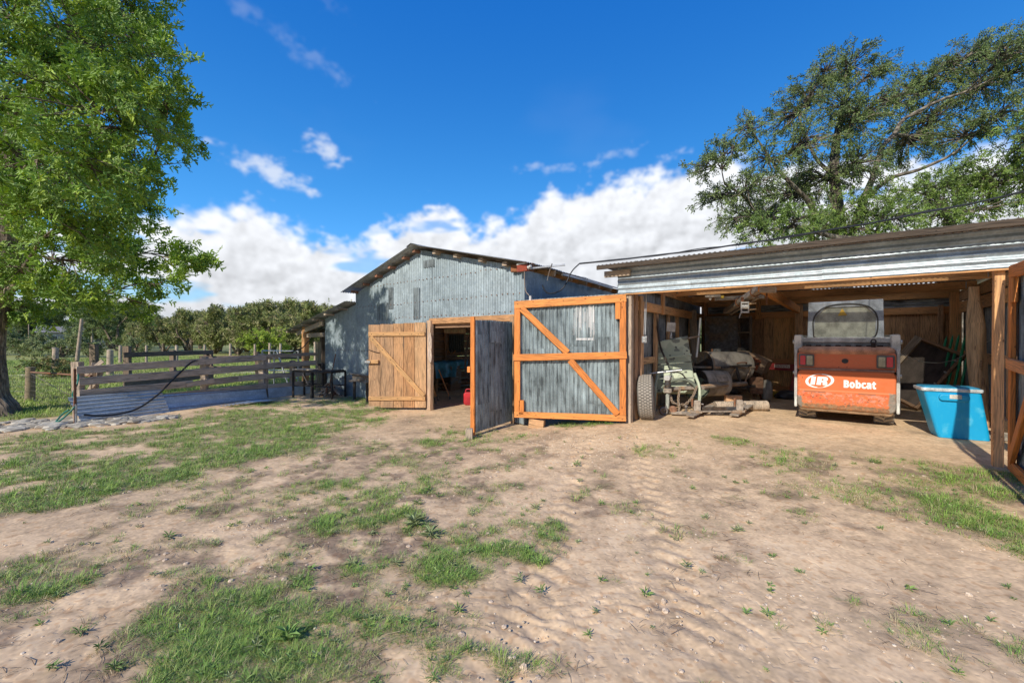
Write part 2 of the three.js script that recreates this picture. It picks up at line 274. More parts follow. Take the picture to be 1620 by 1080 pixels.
const LITTER = [[-1.6, -3.6, 1.5, 1.3, .75], [-2.3, -5.3, 2.0, 1.2, .7], [3.4, -4.2, 1.1, .9, .7], [-2.4, -2.4, .9, .5, .8], [-.4, -5.6, 1.4, .9, .55], [-2.3, -2.26, 0.45, 0.2, 0.9], [-2.29, -3.14, 0.45, 0.43, 0.7], [-0.98, -2.54, 0.29, 0.28, 0.8], [-0.65, -2.66, 0.27, 0.2, 0.6], [0.85, -3.98, 0.34, 0.43, 0.6], [1.97, -4.3, 0.37, 0.5, 0.5], [3.21, -4.69, 0.6, 0.82, 0.7], [1.3, -3.14, 0.36, 0.36, 0.5], [-0.74, -4.69, 0.8, 0.6, 0.7], [-1.84, -5.15, 0.88, 0.72, 0.7], [0.52, -7.29, 1.04, 0.72, 0.5], [2.14, -2.42, 0.41, 0.28, 0.5], [0.71, -2.6, 0.15, 0.33, 0.5], [-1.82, -3.34, 0.57, 0.66, 0.6], [3.6, -4.13, 0.71, 0.76, 0.6], [-3.44, -4.3, 0.92, 0.45, 0.5], [-1.46, -6.4, 0.91, 0.79, 0.4], [0.21, -2.08, 0.18, 0.12, 0.5]];
const field = (L, x, z) => { let s = 0; for (const [cx, cz, rx, rz, w] of L) { const q = ((x - cx) / rx) ** 2 + ((z - cz) / rz) ** 2; if (q < 4) s = Math.max(s, w * smooth(3, .3, q)); } return s; };
// which side of the plank fence: above 0 is the field
const fenceSide = (x, z) => (x + 7.87) * -.912 - (z + 8.14) * .411;
const barnAN = (x, z) => { const dx = x + 1.70, dz = z + 9.37; return [dx * .7526 + dz * .6585, dx * .6585 - dz * .7526]; };
function meadow(x, z) { // 1 where the field's grass grows
  const [a, n] = barnAN(x, z); const far = smooth(13, 17, Math.hypot(x, z));
  let m = Math.max(smooth(.0, .5, fenceSide(x, z)) * smooth(-4.5, -5.2, a) * smooth(-6.2, -7.6, z), far);
  return m;
}
const pathD = (x, z) => Math.abs(z + 19 + (x + 20) * .22 + 1.2 * Math.sin(x * .12)); // worn track through the field
const litterAt = (x, z) => clamp(field(LITTER, x, z) * smooth(.38, .66, fbm(x * 3.1, z * 3.1 + 4, 4, 231)) * 1.3 + .55 * smooth(.56, .78, fbm(x * 1.1 + 3, z * 1.1, 4, 233)));
function grassAt(x, z) {
  const m = meadow(x, z);
  const n = fbm(x * 2.2 + 7, z * 2.2, 4, 221);
  let g = field(GRASS, x, z); g = clamp(g * 1.55 * smooth(.36, .64, .6 * n + .4 * fbm(x * 7, z * 7 + 3, 3, 223)));
  g = Math.max(g, .12 * smooth(.58, .75, n), .34 * smooth(.35, .8, litterAt(x, z)) * smooth(.45, .6, fbm(x * 5 + 2, z * 5, 3, 227)));
  if (m > .2) g = Math.max(g, m * smooth(.25, .45, n + .12) * smooth(.25, .7, pathD(x, z)));
  return g;
}
{
  const pos = [], uv = [], color = [], idx = [], radii = [], turns = [];
  for (const [r0, r1, n] of [[.3, 1.2, 16], [1.2, 7, 330], [7, 17, 110], [17, 3200, 90]]) for (let j = 0; j < n; j++) radii.push(r0 * Math.pow(r1 / r0, j / n)); radii.push(3200);
  for (let i = 0; i < 820; i++) turns.push(lerp(-1.2, 1.2, i / 820)); for (let i = 0; i <= 120; i++) turns.push(lerp(1.2, 6.2831853 - 1.2, i / 120));
  const RINGS = radii.length - 1, SEGS = turns.length - 1;
  for (let j = 0; j <= RINGS; j++) {
    const r = radii[j];
    for (let i = 0; i <= SEGS; i++) {
      const th = turns[i], x = Math.sin(th) * r, z = -Math.cos(th) * r;
      let y = ground(x, z), c;
      if (r < 40) {
        const g = grassAt(x, z), l = litterAt(x, z), m = meadow(x, z);
        const f = fbm(x * 5, z * 5, 4, 241) - .5, f2 = fbm(x * .7, z * .7 + 11, 3, 243) - .5;
        // clods, ruts and the curved bite marks of a bucket in the loose soil
        if (r < 16) {
          y += f * .016 * smooth(16, 8, r);
          y += (fbm(x * 14, z * 14, 4, 247) - .5) * .010 * smooth(10, 4, r) * (.35 + .65 * smooth(.35, .6, fbm(x * .9, z * .9, 3, 249)));
          for (const [cx, cz, ra, rb, x0, x1] of [[-.25, -1.55, .55, 1.25, -.75, .35], [.65, -1.9, .3, 1.0, .2, 1.4], [1.5, -3.4, .4, 1.1, .9, 2.1]]) { const q = Math.hypot(x - cx, z - cz) + .08 * f + .05 * f2, ar = smooth(ra, ra + .2, q) * smooth(rb, rb - .25, q) * smooth(x0 - .15, x0 + .15, x + .3 * f) * smooth(x1 + .15, x1 - .15, x + .3 * f) * smooth(-.2, .15, -(z - cz) - .25); y += (Math.pow(Math.abs(Math.sin(q * 26 + f * 4)), .6) - .5) * .009 * ar; }
          for (const [tx, tz, dx, dz] of [[.55, -4.3, .28, -1], [1.35, -4.5, .22, -1]]) { const d = (x - tx) * -dz + (z - tz) * dx, t = (x - tx) * dx + (z - tz) * dz, w = smooth(.19, .10, Math.abs(d + .06 * Math.sin(t * .9))) * smooth(3.2, 2, Math.abs(t)); y -= w * .012; y += w * .006 * Math.sin(t * 34 + Math.abs(d) * 22); }
        }
        const dirt = [.74 + f2 * .12, .54 + f2 * .095, .34 + f2 * .065];
        const lt = [.27, .19, .13], gr = [.20, .18, .08];
        c = dirt.map((v, k) => lerp(lerp(v * (1 + f * .20), lt[k], l * .9 * smooth(.25, .6, fbm(x * 9, z * 9, 3, 261))), gr[k], g * .55));
        if (m > 0) { const p = smooth(.75, .3, pathD(x, z)); const t = [.30 + f * .08, .34 + f * .08, .10]; c = c.map((v, k) => lerp(v, lerp(t[k], [.58, .48, .34][k], p), m)); }
      } else {
        const f = fbm(x * .05, z * .05, 4, 251) - .5, p = smooth(.9, .35, pathD(x, z)) * smooth(70, 50, r);
        c = [.31 + f * .10, .34 + f * .08, .11 + f * .02].map((v, k) => lerp(v, [.58, .48, .34][k], p));
        y += 3.0 * smooth(300, 900, r) * 0;
      }
      if (r > 60) y -= .0;
      pos.push(x, y, z); uv.push(x / 3, z / 3); color.push(...c);
    }
  }
  for (let j = 0; j < RINGS; j++) for (let i = 0; i < SEGS; i++) { const a = j * (SEGS + 1) + i, b = a + 1, d = a + SEGS + 1, e = d + 1; idx.push(a, d, b, b, d, e); }
  // close the small circle underfoot
  const g = geoFrom(pos, uv, idx); g.setAttribute('color', new THREE.Float32BufferAttribute(color, 3));
  const cIdx = pos.length / 3;
  g.computeVertexNormals();
  const m = mesh(scene, 'ground', g, std({ map: SOIL, bumpMap: SOIL_B, bumpScale: .007, vertexColors: true, roughness: .97, side: THREE.DoubleSide }));
  m.userData.kind = 'structure'; m.userData.label = 'dry tan dirt yard running out into the green field'; m.castShadow = true;
}

// ---------------------------------------------------------------- the barn (x right along its front, z towards the yard)
const barn = thing('barn', 'corrugated metal barn with low gable roof and double doors open', 'barn', [BARN.o[0], 0, BARN.o[1]], BARN.turn);
{
  const RIDGE = [-.33, 3.45], EL = [-3.1, 2.70], ER = [2.54, 2.78], DEPTH = 6.5, taper = (n) => -.16 * n;
  const roofY = (a) => a < RIDGE[0] ? lerp(EL[1], RIDGE[1], (a - EL[0]) / (RIDGE[0] - EL[0])) : lerp(RIDGE[1], ER[1], (a - RIDGE[0]) / (ER[0] - RIDGE[0]));
  const leanY = (a) => lerp(2.42, 1.74, (a + 3.1) / -3.75); // lean-to roof line
  const D0 = .03, D1 = 2.3, LIN = 1.83; // door opening
  // front wall
  const fw = sub(barn, 'front_wall');
  sheets(fw, 'wall_sheet', (a, t) => [a, t ? roofY(a) - .03 : LIN + .09, 0], D0 - .0, D1, .62, M.barn);
  sheets(fw, 'wall_sheet', (a, t) => [a, t ? roofY(a) - .03 : LIN + .05, 0], -.33, D0, .4, M.barn);
  sheets(fw, 'wall_sheet', (a, t) => [a, t ? LIN + .08 : .02, -.008], -.33, D0 - .06, .3, M.barn);
  sheets(fw, 'wall_sheet', (a, t) => [a, t ? roofY(a) - .03 : .02, 0], -3.1, -.33, .62, M.barn);
  sheets(fw, 'wall_sheet', (a, t) => [a, t ? roofY(a) - .03 : .02, 0], D1, 2.54, .3, M.barn);
  sheets(fw, 'wall_sheet', (a, t) => [a, t ? leanY(a) - .03 : -.02, -.02], -4.81, -3.1, .57, M.barn);
  for (const [a0, a1, y0, y1] of [[-2.06, -1.62, 1.95, 2.36], [-.62, -.40, 1.93, 2.62], [-.28, .10, 3.02, 3.18], [-1.6, -1.42, 2.2, 2.7]]) mesh(fw, 'patch_sheet', corr([a0, y0, .012], [a1, y0, .012], [a1, y1, .012], [a0, y1, .012]), M.barnDark);
  // rows of nails
  { const nl = []; for (const [y, a0, a1] of [[2.30, -3.0, 2.5], [1.98, -1.3, 2.5], [2.78, -2.6, 2.2], [1.2, -4.7, -1.4], [.45, -4.7, -1.4]]) for (let a = a0; a < a1; a += .136) { if (y > roofY(a) - .1) continue; const g = new THREE.CylinderGeometry(.011, .011, .008, 6); g.rotateX(Math.PI / 2); g.translate(a + rr(-.01, .01), y + rr(-.015, .015), .012); nl.push(g); } const m = mesh(fw, 'nail_rows', join(nl), M.rust); m.userData.kind = 'stuff'; }
  // corner trim
  mesh(fw, 'corner_trim', bx(.07, 2.72, .012, 2.535, 1.38, .022), M.barn[2]); mesh(fw, 'corner_trim', bx(.012, 2.72, .07, 2.565, 1.38, -.01), M.barn[0]);
  // flank walls, back wall and the wall towards the lean-to
  const sw = sub(barn, 'side_wall');
  sheets(sw, 'wall_sheet', (n, t) => [2.55 + taper(n), t ? 2.70 : .02, -n], .0, DEPTH, .66, M.barn);
  const lw = sub(barn, 'lean_to_wall');
  sheets(lw, 'wall_sheet', (n, t) => [-4.81, t ? leanY(-4.81) - .04 : .0, -n - .02], 0, 5, .7, M.barn);
  const bw = sub(barn, 'back_wall');
  sheets(bw, 'wall_sheet', (a, t) => [a, t ? Math.min(2.7, roofY(a)) : .02, -DEPTH], -4.9, -1.6, .7, M.inWall);
  sheets(bw, 'wall_sheet', (a, t) => [a, t ? Math.min(2.7, roofY(a)) : 2.3, -DEPTH], -1.6, 1.1, .7, M.inWall); // above the back doorway, which stands open
  sheets(bw, 'wall_sheet', (a, t) => [a, t ? Math.min(2.7, roofY(a)) : .02, -DEPTH], 1.1, 2.54 + taper(DEPTH), .5, M.inWall);
  // partition of rough boards behind the bench
  const pw = sub(barn, 'partition_wall');
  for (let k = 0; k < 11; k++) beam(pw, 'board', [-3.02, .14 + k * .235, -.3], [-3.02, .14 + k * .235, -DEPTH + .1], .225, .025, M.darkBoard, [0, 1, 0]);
  // roof
  const rf = sub(barn, 'roof');
  const rl = (n, t) => t ? [RIDGE[0], RIDGE[1] + .05, -n] : [-3.36, 2.70, -n], rR = (n, t) => t ? [RIDGE[0], RIDGE[1] + .055, -n] : [2.80 + taper(Math.max(n, 0)), 2.775, -n];
  sheets(rf, 'roof_sheet', (n, t) => rl(n, t), -.28, DEPTH + .2, .62, M.roof, { off: .0, amp: .009 });
  sheets(rf, 'roof_sheet', (n, t) => rR(n, t), -.28, DEPTH + .2, .62, M.roof, { amp: .009 });
  sheets(rf, 'roof_sheet', (n, t) => t ? [-3.12, 2.46, -n] : [-6.88, 1.74, -n], -.28, 5, .62, M.roof, { amp: .009 });
  { // ridge cap
    const g = new THREE.BufferGeometry(), q = [[RIDGE[0] - .17, RIDGE[1] + .02], [RIDGE[0], RIDGE[1] + .078], [RIDGE[0] + .17, RIDGE[1] + .03]], p = [];
    for (let i = 0; i < 2; i++) { const [A, B] = [q[i], q[i + 1]], z0 = .3, z1 = -DEPTH - .2; p.push(A[0], A[1], z0, B[0], B[1], z0, B[0], B[1], z1, A[0], A[1], z0, B[0], B[1], z1, A[0], A[1], z1); }
    g.setAttribute('position', new THREE.Float32BufferAttribute(p, 3)); g.setAttribute('uv', new THREE.Float32BufferAttribute(p.flatMap((_, i) => i % 3 ? [] : [p[i], p[i + 2]]), 2)); g.computeVertexNormals(); mesh(rf, 'ridge_cap', g, M.roof[1]);
  }
  // purlins under both slopes: their ends show under the gable overhang
  for (const a of [-3.0, -2.45, -1.9, -1.35, -.8, -.42]) beam(rf, 'purlin', [a, roofY(a) - .03, .16], [a, roofY(a) - .03, -DEPTH], .06, .09, [oldWood(.36, .19, .13), oldWood(.30, .165, .115)], [0, 1, 0]);
  for (const a of [.25, .9, 1.6, 2.2]) beam(rf, 'purlin', [a, roofY(a) - .03, .14], [a + taper(DEPTH) * a / 2.6, roofY(a) - .035, -DEPTH], .07, .10, M.fence, [0, 1, 0]);
  for (const n of [.75, 1.5, 2.25, 3.0, 3.75, 4.5]) beam(rf, 'rafter_tail', [2.2 + taper(n), 2.80, -n], [2.78 + taper(n), 2.71, -n], .11, .05, n < 1 ? M.paleBoard : M.shedWood, [0, 1, 0]);
  beam(rf, 'rafter_tail', [2.3, 2.74, .05], [2.78, 2.72, .05], .13, .06, M.rust, [0, 1, 0]);
  // lean-to frame
  for (const a of [-3.6, -4.3, -5.0, -5.7, -6.4, -6.78]) beam(rf, 'purlin', [a, leanY(a) - .04, .24], [a, leanY(a) - .04, -4.8], .05, .10, M.fence, [0, 1, 0]);
  beam(rf, 'rafter', [-4.84, leanY(-4.84) - .16, .04], [-6.5, leanY(-6.5) - .13, .04], .14, .05, M.fence);
  beam(rf, 'rafter', [-4.84, leanY(-4.84) - .16, -2.4], [-6.6, leanY(-6.6) - .13, -2.4], .14, .05, M.fenceDark);
  beam(rf, 'tie_board', [-4.84, 1.62, .0], [-6.0, 1.60, .0], .12, .05, M.fence);
  const lp = sub(barn, 'lean_to_post'); beam(lp, 'post', [-6.02, 0, .0], [-6.02, 1.86, .0], .17, .15, M.shedWood, [1, 0, 0], 3, .008); beam(lp, 'post', [-6.05, 0, -.55], [-6.05, 1.80, -.55], .14, .14, M.fenceDark, [1, 0, 0]);
  beam(lp, 'post', [-6.3, 0, -4.5], [-6.3, 1.7, -4.5], .15, .15, M.fenceDark, [1, 0, 0]);
  beam(barn, 'corner_post', [-4.98, -.05, .10], [-4.98, 1.42, .10], .13, .11, [oldWood(.36, .33, .22)], [1, 0, 0], 3, .006);
  // door frame
  const df = sub(barn, 'door_frame');
  beam(df, 'jamb', [D0 - .05, 0, .03], [D0 - .05, LIN + .06, .03], .13, .09, [oldWood(.62, .48, .36)], [1, 0, 0], 4, .008);
  beam(df, 'jamb', [D1 - .02, 0, -.02], [D1 - .02, LIN + .06, -.02], .11, .09, M.doorWood, [1, 0, 0], 2, .004);
  beam(df, 'lintel', [D0 - .1, LIN + .045, -.03], [D1 + .05, LIN + .045, -.03], .12, .10, M.doorWood);
  beam(df, 'lintel', [D0 - .02, LIN - .05, -.10], [D1 + .02, LIN - .05, -.10], .10, .06, M.darkBoard);
  // inner frame: posts and studs seen through the door
  const fr = sub(barn, 'inner_frame');
  cyl(fr, 'post', [-.03, 0, -1.3], [-.03, 2.6, -1.3], .07, .06, [oldWood(.62, .50, .36)], 10);
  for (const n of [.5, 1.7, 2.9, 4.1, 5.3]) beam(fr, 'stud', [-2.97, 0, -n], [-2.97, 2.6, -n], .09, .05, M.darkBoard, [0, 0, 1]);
  beam(fr, 'tie_beam', [-3, 2.1, -1.3], [2.4, 2.1, -1.3], .14, .06, M.shedBoard); beam(fr, 'tie_beam', [-3, 2.3, -3.6], [1.9, 2.3, -3.6], .14, .06, M.shedBoard);
  // window with bars in the partition
  const wn = sub(barn, 'window'); mesh(wn, 'pane', bx(.02, .56, .62, -2.985, 1.36, -3.36), std({ color: col(.05, .055, .06), roughness: .2 }));
  for (let k = 0; k < 8; k++) beam(wn, 'bar', [-2.96, 1.08, -3.09 - k * .077], [-2.96, 1.64, -3.09 - k * .077], .025, .02, M.darkSteel, [0, 0, 1]);
  beam(wn, 'frame', [-2.955, 1.06, -3.0], [-2.955, 1.06, -3.7], .05, .03, M.darkBoard); beam(wn, 'frame', [-2.955, 1.66, -3.0], [-2.955, 1.66, -3.7], .05, .03, M.darkBoard);
  // plank door, swung out square to the yard
  const door = sub(barn, 'plank_door', [D0 - .09, .0, .10], -BARN.turn - .02);
  const PW = [.25, .28, .215, .235, .245]; let x = 0;
  for (let i = 4; i >= 0; i--) { const w = PW[i]; beam(door, 'plank', [-x - w / 2, .05 + (i === 0 ? .03 : 0), 0], [-x - w / 2, 1.80 + .012 * i, 0], w - .006, .03, [M.doorWood[[3, 3, 0, 1, 2][i]]], [1, 0, 0], 4, .0025); x += w; }
  const DW = x;
  beam(door, 'batten', [-DW + .01, 1.60, .03], [-.03, 1.605, .03], .085, .028, M.brace); beam(door, 'batten', [-DW + .01, .245, .03], [-.02, .25, .03], .085, .028, M.brace);
  beam(door, 'brace', [-DW + .05, 1.545, .032], [-.05, .30, .032], .095, .026, M.brace);
  const lt = beam(door, 'latch', [-DW - .02, 1.02, .045], [-DW + .22, 1.02, .045], .075, .045, M.brace); mesh(lt, 'hasp', bx(.11, .045, .02, -.1, .0, .032), M.pipe);
  for (const [px, py] of [[-.06, 1.6], [-.1, 1.61], [-.16, 1.6], [-.3, 1.6], [-.55, 1.6], [-.9, 1.6], [-1.15, 1.6], [-.06, .25], [-.3, .25], [-.6, .25], [-.95, .25], [-1.18, .25], [-1.12, 1.48], [-1.02, 1.37], [-.92, 1.27], [-.62, .93], [-.35, .62]]) cyl(door, 'nail', [px, py, .04], [px, py, .051], .008, .008, M.blackIron, 6);
  tube(door, 'pull_wire', [[-DW, 1.28, .03], [-DW + .08, 1.25, .04], [-DW + .18, 1.22, .04], [-DW + .24, 1.21, .03]], .006, M.blackIron, 10, 5);
  // corrugated door, swung out past square: hinge at the far jamb
  const leaf = sub(barn, 'metal_door', [D1, .0, .06], 0); leaf.rotation.y = Math.atan2(1.20, -.20) * -1 + Math.PI; // local -x runs from the hinge to the free edge
  {
    const h = V(D1, 0, .06), f = V(2.53, 0, 1.20), dir = f.clone().sub(h); leaf.rotation.y = Math.atan2(-dir.z, dir.x); leaf.scale.z = -1; const L = dir.length();
    // local +x runs to the free edge, local z = +1 is the outer, yard-side face on the right
    sheets(leaf, 'door_sheet', (s, t) => [s, t ? 1.80 + .01 * Math.sin(s * 9) : .06, .02], .0, L - .01, .42, M.gateSheet);
    mesh(leaf, 'patch_sheet', corr([.30, 1.44, .036], [.78, 1.44, .036], [.78, 1.78, .036], [.30, 1.78, .036]), M.gateSheet[0]);
    beam(leaf, 'stile', [L, .02, -.02], [L, 1.84, -.02], .035, .075, M.gateWood, [1, 0, 0]); beam(leaf, 'stile', [.05, .06, -.03], [.05, 1.8, -.03], .09, .035, M.doorWood, [1, 0, 0]);
    for (const y of [.2, .95, 1.7]) beam(leaf, 'rail', [.05, y, -.035], [L - .02, y, -.035], .09, .035, M.doorWood);
    beam(leaf, 'brace', [.1, .26, -.05], [L - .1, 1.62, -.05], .09, .03, M.doorWood);
    beam(leaf, 'latch', [L - .06, 1.03, -.08], [L + .03, 1.03, -.08], .09, .05, M.gateWood);
  }
}
// things on and in the barn ---------------------------------------------------------------
const bpt = (a, y, n) => { const c = .7526, s = .6585; return [BARN.o[0] + c * a + s * n, y, BARN.o[1] + s * a - c * n]; };
{
  // bench with blue tarpaulin against the partition
  const b = thing('workbench', 'wooden workbench seen through the barn door under a blue tarpaulin', 'workbench', bpt(-2.62, 0, 3.0), BARN.turn);
  beam(b, 'bench_top', [0, .80, 1.1], [0, .80, -1.3], .06, .70, M.shedBoard, [0, 1, 0]);
  for (const [x, z] of [[-.3, 1.0], [.3, 1.0], [-.3, -1.2], [.3, -1.2]]) beam(b, 'leg', [x, 0, z], [x, .78, z], .08, .08, M.shedBoard, [1, 0, 0]);
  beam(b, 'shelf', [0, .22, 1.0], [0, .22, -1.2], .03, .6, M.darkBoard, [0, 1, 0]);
  // tarpaulin: a draped sheet
  const n = 44, m = 26, pos = [], uv = [], idx = [];
  for (let j = 0; j <= m; j++) for (let i = 0; i <= n; i++) {
    const z = lerp(1.16, -1.34, i / n), s = lerp(-.36, .80, j / m); const over = Math.max(0, s - .37), drop = i < 14 ? 1 : .42 + .1 * Math.sin(i * .4);
    const wr = (fbm(z * 5, s * 5, 3, 301) - .5) * .05; let x = Math.min(s, .37 + over * .12), y = .845 - over * drop + wr; x += over > 0 ? .03 + .05 * Math.sin(z * 17 + 1.2 * Math.sin(s * 4)) * Math.min(1, over * 4) : 0;
    pos.push(x, y, z); uv.push(z, s);
  }
  for (let j = 0; j < m; j++) for (let i = 0; i < n; i++) { const a = j * (n + 1) + i; idx.push(a, a + 1, a + n + 2, a, a + n + 2, a + n + 1); }
  const g = geoFrom(pos, uv, idx); g.computeVertexNormals();
  const tp = mesh(scene, 'tarpaulin', g, std({ color: col(.07, .38, .66), map: SP, roughness: .45 }), [b.position.x, .0, b.position.z]); tp.rotation.y = BARN.turn; tag(tp, 'blue tarpaulin draped over the workbench inside the barn', 'tarpaulin');
  const c = thing('tool_cabinet', 'small grey drawer cabinet under the blue tarpaulin in the barn', 'cabinet', bpt(-2.42, 0, 2.65), BARN.turn);
  mesh(c, 'body', bx(.4, .52, .42, 0, .46, 0), M.steel); for (let k = 0; k < 2; k++) { const d = mesh(c, 'drawer', bx(.02, .22, .38, .205, .34 + k * .25, 0), M.steel); mesh(d, 'handle', bx(.02, .015, .12, .222, .40 + k * .25, 0), M.pipe); } mesh(c, 'plinth', bx(.38, .2, .4, 0, .1, 0), M.darkBoard[0]);
  // petrol can
  const p = bpt(.10, ground(-1, -10.2), 1.0), can = thing('fuel_can', 'red plastic fuel can on the barn floor inside the doorway', 'fuel can', p, BARN.turn + .7); const red = M.plastic(.55, .025, .035);
  mesh(can, 'body', roundPanel(.26, .30, .04, .17, .025), red, [0, .15, 0]); tube(can, 'handle', [[-.09, .29, 0], [-.08, .345, 0], [.02, .35, 0], [.05, .29, 0]], .015, red, 14, 7); cyl(can, 'spout_cap', [.085, .29, 0], [.085, .35, 0], .03, .026, red, 12); mesh(can, 'side_rib', roundPanel(.16, .18, .03, .012, .004), red, [0, .14, .088]);
  // number plates over the door
  const np = thing('number_plate_board', 'board with three faded number plates above the barn doorway', 'sign board', bpt(-.40, 1.69, 1.0), .1); np.scale.setScalar(.72);
  beam(np, 'board', [-.36, 0, 0], [.36, 0, 0], .16, .02, M.darkBoard); for (let k = 0; k < 3; k++) mesh(np, 'plate', roundPanel(.215, .125, .012, .006, .002), std({ color: col(.50, .43, .28), map: RU, roughness: .7 }), [-.235 + k * .235, 0, .016], [0, 0, (k - 1) * .03]);
  // hoses, cord, broom handles, wire coil
  const ho = mesh(scene, 'hanging_hose', join([tubeGeo([bpt(-.2, 1.62, 1.35), bpt(-.30, 1.5, 1.35), bpt(-.42, .95, 1.35), bpt(-.36, .62, 1.35), bpt(-.05, .45, 1.35)], .028, 30, 7), tubeGeo([bpt(-.1, 1.66, 1.4), bpt(-.22, 1.35, 1.42), bpt(-.36, .9, 1.4), bpt(-.3, .5, 1.4)], .022, 30, 7)]), M.rubber); tag(ho, 'grey rubber hoses hanging in loops beside the inner post', 'hose');
  const wire = mesh(scene, 'extension_cord', tubeGeo([bpt(-1.55, 1.78, 1.7), bpt(-1.65, 1.4, 1.75), bpt(-1.4, 1.12, 1.75), bpt(-1.15, 1.2, 1.7)], .008, 30, 5), M.plastic(.5, .22, .06)); tag(wire, 'thin orange cord hanging in a loop inside the barn', 'cord');
  for (const [i, q] of [[bpt(-.62, .0, .62), bpt(-.92, 1.55, .5), 'pale broom handle leaning inside the barn doorway'], [bpt(-1.0, .0, 1.0), bpt(-1.05, 1.1, .45), 'short yellow tool handle leaning behind the door jamb'], [bpt(-.85, .02, 1.25), bpt(-1.05, .75, 1.05), 'stubby wooden shovel handle leaning near the workbench']].entries()) { const t = thing('garden_tool', q[2], 'tool'); cyl(t, 'shaft', q[0], q[1], .016, .014, [newWood(.78, .5 - i * .04, .2)], 8); cyl(t, 'ferrule', q[0], [lerp(q[0][0], q[1][0], .1), lerp(q[0][1], q[1][1], .1), lerp(q[0][2], q[1][2], .1)], .024, .018, M.steel, 8); }
  const coil = thing('wire_coil', 'coil of grey fencing wire hanging on the metal barn door', 'wire coil', bpt(2.44, .58, 1.02), BARN.turn + 1.4);
  for (let k = 0; k < 6; k++) mesh(coil, 'loop', new THREE.TorusGeometry(.235 - .008 * (k % 3), .012, 6, 36), M.dustyIron, [0, .01 * (k % 2), .06 + k * .018], [0, .02 * (k - 3), 0]);
  mesh(coil, 'hanger', bx(.05, .10, .16, 0, .20, .08), M.brace);
  const rd = thing('red_stand', 'low red metal stand behind the fuel can', 'stand', bpt(.55, 0, 1.75), BARN.turn); for (const [x, z] of [[-.14, -.14], [.14, -.14], [-.14, .14], [.14, .14]]) beam(rd, 'leg', [x, 0, z], [x, .66, z], .05, .05, M.darkGateWood, [1, 0, 0]); beam(rd, 'shelf', [-.18, .67, 0], [.18, .67, 0], .04, .34, M.darkGateWood, [0, 1, 0]);
  // cloth strip on the jamb
  const rag = mesh(scene, 'rag', (() => { const g = new THREE.PlaneGeometry(.1, .62, 4, 14); const q = g.attributes.position; for (let i = 0; i < q.count; i++) { q.setZ(i, .015 * Math.sin(q.getY(i) * 18 + q.getX(i) * 40)); q.setX(i, q.getX(i) * (1 - .35 * Math.abs(Math.sin(q.getY(i) * 5)))); } g.computeVertexNormals(); return g; })(), std({ color: col(.62, .48, .38), map: SP, roughness: 1 }), bpt(.06, 1.32, -.10)); rag.rotation.y = BARN.turn + .3; tag(rag, 'faded rag hanging on the barn door jamb', 'rag');
}
{
  // service drop at the barn's corner
  const s = thing('service_bracket', 'red insulator bracket under the barn eave with loose cable ends', 'bracket', bpt(2.62, 2.70, -.12), BARN.turn);
  mesh(s, 'bracket', bx(.22, .11, .07, .02, 0, .03), std({ color: col(.42, .09, .05), map: RU, roughness: .6 })); mesh(s, 'plate', bx(.18, .03, .08, .0, .075, .03), M.white); cyl(s, 'insulator', [.14, 0, .04], [.20, .02, .04], .03, .022, M.white, 10);
  beam(s, 'strut', [.1, -.02, .04], [.62, .04, -.35], .03, .03, M.pipe);
  tube(s, 'drop_wire', [[.06, -.05, .04], [.07, -.22, .05], [.10, -.40, .05], [.16, -.47, .04]], .010, M.steel, 16, 5); mesh(s, 'plug', bx(.035, .10, .03, .19, -.53, .04), M.white, [0, 0, 0]);
  tube(s, 'drop_wire', [[.46, .06, -.2], [.40, -.08, -.2], [.36, -.22, -.2]], .010, M.steel, 12, 5);
  const c0 = bpt(2.85, 2.40, .3), far = [9.2, 4.05, -6.6];
  const dd = (t, sag) => [lerp(c0[0] + .55, far[0], t), lerp(2.83, far[1], t) - sag * 4 * t * (1 - t), lerp(c0[2] - .1, far[2], t)];
  const cable = mesh(scene, 'service_cable', join([tubeGeo([...Array(13)].map((_, i) => dd(i / 12, .16 + .012 * (i % 2))), .014, 60, 6), tubeGeo([...Array(13)].map((_, i) => { const p = dd(i / 12, .16); return [p[0], p[1] + .018 * Math.sin(i * 2.6), p[2] + .014 * Math.cos(i * 2.6)]; }), .008, 90, 5), tubeGeo([dd(0, .16), [c0[0] + .42, 2.70, c0[2] - .06], [c0[0] + .22, 2.36, c0[2] - .02], [c0[0] - .02, 2.30, c0[2]], [c0[0] - .12, 2.44, c0[2]]], .012, 30, 6)]), M.blackCable); tag(cable, 'black twisted service cable strung from barn corner over the shed', 'cable');
  const cond = mesh(scene, 'conduit', tubeGeo([bpt(2.72, 2.70, .9), bpt(2.55, 2.70, 2.2), bpt(2.4, 2.68, 3.4)], .022, 8, 8), M.white); tag(cond, 'white conduit running under the barn side eave', 'conduit');
}

